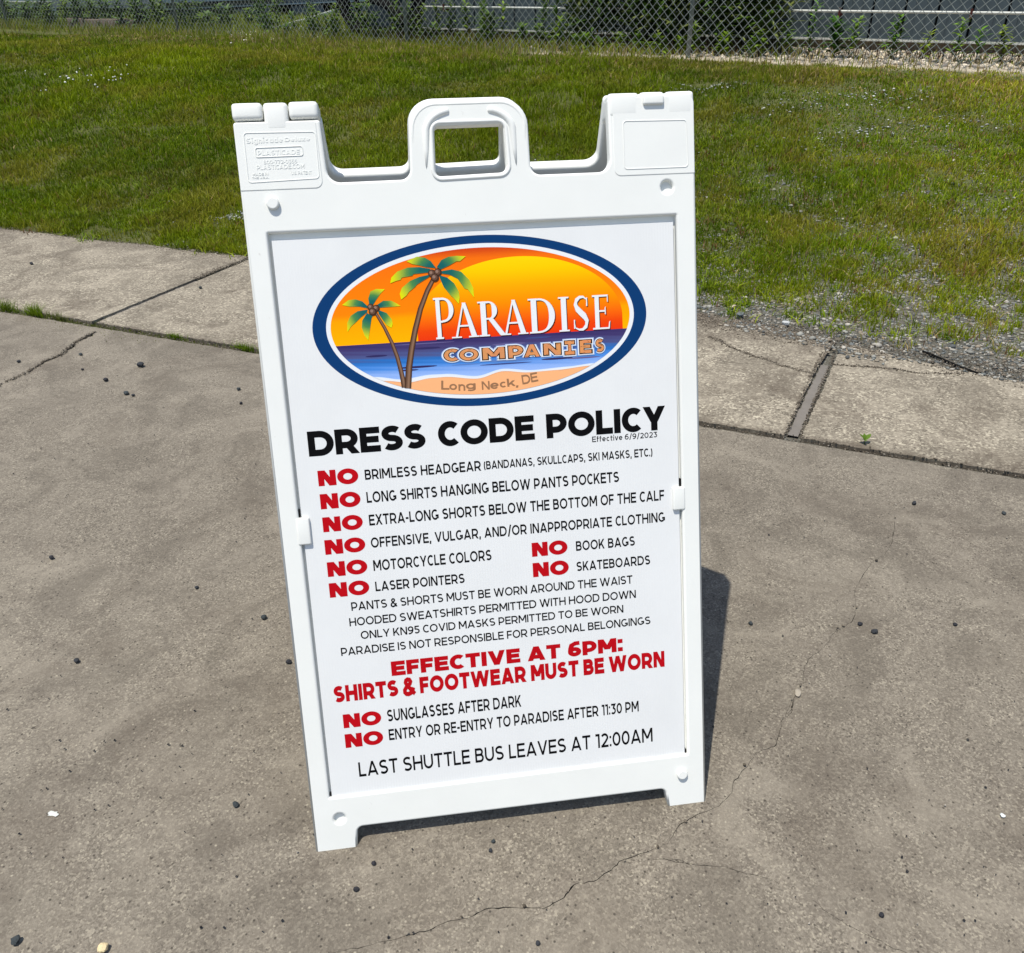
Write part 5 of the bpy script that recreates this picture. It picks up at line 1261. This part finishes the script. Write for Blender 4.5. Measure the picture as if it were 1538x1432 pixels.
# palms
def palm(name, fr, tips, crown, trunk, w0, w1, nuts, base_w):
    ink = Ink(); wv = base_w
    DK = lin(24, 92, 92); MD = lin(70, 128, 70); LT = lin(214, 212, 8)
    n = len(trunk)
    TB, TL, TE = lin(78, 54, 40), lin(138, 106, 84), lin(70, 48, 36)
    for k in range(n - 1):
        p, q = Vector(trunk[k]), Vector(trunk[k + 1]); d_ = (q - p).normalized(); nn = Vector((-d_.y, d_.x)); dp = (Vector(trunk[k]) - Vector(trunk[max(0, k - 1)])); 
        n0 = nn if k == 0 else (nn + Vector((-dp.normalized().y, dp.normalized().x))).normalized()
        dq = (Vector(trunk[min(n - 1, k + 2)]) - q); n1 = nn if k == n - 2 else (nn + Vector((-dq.normalized().y, dq.normalized().x))).normalized()
        wa_, wb_ = w0 + (w1 - w0) * k / (n - 1), w0 + (w1 - w0) * (k + 1) / (n - 1)
        for i0, i1, cc0, cc1 in ((-.5, -.34, TE, TE), (-.34, .10, TB, TL), (.10, .36, TL, TB), (.36, .5, TE, TE)):
            a = p + n0 * wa_ * i0; b = q + n1 * wb_ * i0; c_ = q + n1 * wb_ * i1; d2 = p + n0 * wa_ * i1
            nv = len(ink.v); ink.v += [(*a, wv), (*b, wv), (*c_, wv), (*d2, wv)]; ink.c += [cc0, cc0, cc1, cc1]; ink.f.append([nv, nv + 1, nv + 2, nv + 3])
    for k, (poly, tip) in enumerate(zip(fr, tips)):
        # fine triangulated leaf so that the colour runs from the crown to the tip
        ww = wv + .00004 + k * 8e-6; verts = [Vector(p) for p in poly]; m = len(verts)
        xs_ = [p.x for p in verts]; ys_ = [p.y for p in verts]; inner = []
        st_ = max(max(xs_) - min(xs_), max(ys_) - min(ys_)) / 12
        x_ = min(xs_)
        while x_ < max(xs_):
            y_ = min(ys_)
            while y_ < max(ys_):
                if inside(poly, x_, y_): inner.append(Vector((x_, y_)))
                y_ += st_
            x_ += st_
        vo, eo, fo_, *_r = delaunay_2d_cdt(verts + inner, [(i_, (i_ + 1) % m) for i_ in range(m)], [], 0, 1e-8)
        L = math.dist(crown, tip); nv = len(ink.v)
        for p in vo:
            d_ = math.dist((p.x, p.y), crown) / L; ink.v.append((p.x, p.y, ww)); ink.c.append(grad([(0, DK), (.35, DK), (.6, MD), (.95, LT), (1.3, LT)], d_))
        for q in fo_:
            if inside(poly, sum(vo[i_].x for i_ in q) / 3, sum(vo[i_].y for i_ in q) / 3): ink.f.append([nv + i_ for i_ in q])
    for k, (c_, rr) in enumerate(nuts):
        for j, (sc_, col, off) in enumerate(((1, lin(62, 42, 32), 0), (.72, lin(96, 70, 56), .10), (.38, lin(140, 112, 96), .22))):
            ink.quad([(c_[0] + rr * (sc_ * math.cos(a) - off), c_[1] + rr * (sc_ * math.sin(a) + off)) for a in np.linspace(0, 2 * math.pi, 20)[:-1]], wv + .00012 + k * 2e-5 + j * 5e-6, col)
    for fc in ink.f:
        q = [ink.v[i_] for i_ in fc]; ar = sum(q[i_][0] * q[(i_ + 1) % len(q)][1] - q[(i_ + 1) % len(q)][0] * q[i_][1] for i_ in range(len(q)))
        if ar < 0: fc.reverse()
    return on_poster(name, ink.v, ink.f, M_PRINT, ink.c)
palm('logo_palm', FRONDS[6:], TIPS[6:], CROWNS[1], TRUNKB, .0040, .0078, [(NUTS[3], .0048), (NUTS[4], .0050), (NUTS[5], .0056)], PW + .00046)
palm('logo_palm', FRONDS[:6], TIPS[:6], CROWNS[0], TRUNKA, .0058, .0098, [(NUTS[0], .0055), (NUTS[1], .0055), (NUTS[2], .0058)], PW + .00062)

# serif capitals: thick and thin strokes drawn as polygons in a unit box
def serif(ch):
    T, t = .20, .075; Q = []
    def stem(x, y0=0, y1=1, w=T): Q.append([(x - w / 2, y0), (x + w / 2, y0), (x + w / 2, y1), (x - w / 2, y1)])
    def ser(x0, x1, y, d=.045): Q.append([(x0, y - d / 2), (x1, y - d / 2), (x1, y + d / 2), (x0, y + d / 2)])
    def crescent(cx_, cy_, rx_, ry_, a0, a1, tm, te, n=16):
        for k in range(n):
            A = []
            for kk in (k, k + 1):
                a = rad(a0 + (a1 - a0) * kk / n); th = te + (tm - te) * abs(math.cos(a)); A.append(((cx_ + rx_ * math.cos(a), cy_ + ry_ * math.sin(a)), (cx_ + (rx_ - th) * math.cos(a), cy_ + (ry_ - te) * math.sin(a))))
            Q.append([A[0][0], A[1][0], A[1][1], A[0][1]])
    if ch in 'PRD':
        x = .22; stem(x); ser(.02, .40, .975); ser(.04, .42, .022)
    if ch == 'P': crescent(.42, .70, .55, .30, 90, -90, .23, .055); ser(x, .42, .97, .055); ser(x + .1, .42, .42, .05); wd = 1
    elif ch == 'R': crescent(.40, .735, .34, .265, 90, -90, .20, .05); ser(x, .40, .97, .055); ser(x + .06, .42, .50, .05); Q.append([(.38, .50), (.58, .50), (1.02, .02), (.80, .02)]); ser(.82, 1.06, .018, .036); wd = 1.04
    elif ch == 'D': crescent(.40, .5, .58, .5, 90, -90, .22, .055); ser(x, .40, .97, .055); ser(x, .40, .026, .052); wd = 1
    elif ch == 'A': Q.append([(.43, 1.0), (.56, 1.0), (.92, .03), (.72, .03)]); Q.append([(.44, .96), (.50, .98), (.22, .03), (.14, .03)]); ser(.27, .70, .34, .05); ser(.0, .36, .02, .04); ser(.62, 1.0, .02, .04); wd = 1
    elif ch == 'I': stem(.5, 0, 1, .46); ser(.04, .96, .975); ser(.04, .96, .022); wd = 1
    elif ch == 'E': x = .26; stem(x, w=.24); ser(.0, .9, .972, .055); ser(.0, .94, .025, .05); ser(x, .72, .53, .05); Q.append([(.84, .99), (.90, .99), (.90, .78), (.85, .80)]); Q.append([(.88, .01), (.96, .01), (1.0, .24), (.93, .20)]); Q.append([(.70, .44), (.76, .42), (.76, .66), (.70, .62)]); wd = 1
    elif ch == 'S':
        P = [(.86, .78, .02), (.82, .90, .05), (.64, .972, .08), (.42, .965, .11), (.22, .88, .17), (.16, .76, .21), (.24, .64, .24), (.46, .52, .25), (.70, .40, .25), (.82, .27, .22), (.76, .12, .17), (.56, .03, .10), (.34, .025, .07), (.12, .08, .05), (.06, .24, .02)]
        for k in range(len(P) - 1):
            a, b = P[k], P[k + 1]; pr = P[max(0, k - 1)]; nx2 = P[min(len(P) - 1, k + 2)]
            d0 = Vector((b[0] - pr[0], b[1] - pr[1])).normalized(); d1 = Vector((nx2[0] - a[0], nx2[1] - a[1])).normalized(); n0 = Vector((-d0.y, d0.x)); n1 = Vector((-d1.y, d1.x)); 
            Q.append([(a[0] + n0.x * a[2] / 2, a[1] + n0.y * a[2] * .4), (b[0] + n1.x * b[2] / 2, b[1] + n1.y * b[2] * .4), (b[0] - n1.x * b[2] / 2, b[1] - n1.y * b[2] * .4), (a[0] - n0.x * a[2] / 2, a[1] - n0.y * a[2] * .4)])
        Q.append([(.80, .70), (.88, .70), (.88, .95), (.83, .95)]); Q.append([(.02, .06), (.08, .06), (.10, .32), (.03, .32)]); wd = 1
    return Q, wd
inkS, inkW = Ink(), Ink()
for k, (ch, u0, v0, u1, v1) in enumerate(SERIF):
    v0 = .7795; v1 = .8375 if k == 0 else .8288
    Q, wd = serif(ch); sx = (u1 - u0) / wd; sy = v1 - v0
    for j, q in enumerate(Q):
        P = [(u0 + p[0] * sx, v0 + p[1] * sy) for p in q]
        inkW.quad(P, PW + .00084 + (j % 40) * 3e-6, WHITE)
        inkS.quad([(p[0] + .0011, p[1] - .0009) for p in P], PW + .00068 + (j % 40) * 2e-6, lin(66, 24, 10))
on_poster('logo_lettering_shade', inkS.v, inkS.f, M_PRINT, inkS.c)
on_poster('logo_lettering', inkW.v, inkW.f, M_PRINT, inkW.c)
# plank-like capitals with a glowing outline
PT = .27; r = random.Random(12)
ink = Ink()
for lvl, grow, col, w in (('glow', .26, lin(150, 175, 215), PW + .00070), ('halo', .17, WHITE, PW + .00082), ('edge', .05, lin(28, 14, 10), PW + .00096), ('fill', -.055, lin(206, 138, 88), PW + .00110)):
    for k, (ch, u0, v0, u1, v1) in enumerate(PLANK):
        prims, wd = G(ch, PT)
        if ch == 'I': prims, wd = [('s', [(.45, 0), (.45, 1)]), ('s', [(0, .86), (.9, .86)]), ('s', [(0, .14), (.9, .14)])], .9
        mg = .0009; u0 += mg; u1 -= mg; v0 += mg; v1 -= mg
        sx = (u1 - u0) / wd; sy = (v1 - v0)
        for j, pr in enumerate(prims):
            if pr[0] == 's' and len(pr[1]) <= 3 and grow > 0:
                P = [Vector(p) for p in pr[1]]; d0 = (P[0] - P[1]).normalized(); d1 = (P[-1] - P[-2]).normalized(); P[0] = P[0] + d0 * grow / 2; P[-1] = P[-1] + d1 * grow / 2; pr = ('s', [tuple(p) for p in P])
            if pr[0] == 's' and len(pr[1]) <= 3 and grow < 0:
                P = [Vector(p) for p in pr[1]]; d0 = (P[0] - P[1]).normalized(); d1 = (P[-1] - P[-2]).normalized(); P[0] = P[0] + d0 * grow; P[-1] = P[-1] + d1 * grow; pr = ('s', [tuple(p) for p in P])
            for q in prim_quads(pr, PT + grow):
                ink.quad([(u0 + p[0] * sx, v0 + p[1] * sy) for p in q], w + j * 1.2e-5 + (k % 2) * 5e-6, col if lvl != 'fill' else tuple(x * r.uniform(.92, 1.06) for x in col))
for k, (ch, u0, v0, u1, v1) in enumerate(PLANK):       # grain lines
    for j in range(5):
        x = r.uniform(u0 + .002, u1 - .004); y = r.choice((v0 + .002, (v0 + v1) / 2, v1 - .003)); a = r.uniform(-.6, .6); L = r.uniform(.0015, .004)
        ink.quad([(x, y), (x + L * math.cos(a), y + L * math.sin(a)), (x + L * math.cos(a), y + L * math.sin(a) + .0004), (x, y + .0004)], PW + .00118, lin(60, 34, 20))
on_poster('logo_plank_lettering', ink.v, ink.f, M_PRINT, ink.c)
ink = Ink()
for k, (ch, u0, v0, u1, v1) in enumerate(NECK):
    wd = G(ch, .15)[1]; hh = (v1 - v0) / (.74 if ch in 'onec' else (1.0 if ch != 'g' else .74))
    if ch == 'g': v0 += .0012; hh = .0105
    if ch == ',': hh = .010; wd = .2
    if ch == 'k': hh = .0108
    ink.glyph(ch, .16, u0, v0, (u1 - u0) / wd, hh, PW + .00070, lin(146, 108, 78), 0, 0, .02 * (k - 4))
on_poster('logo_place_lettering', ink.v, ink.f, M_PRINT, ink.c)
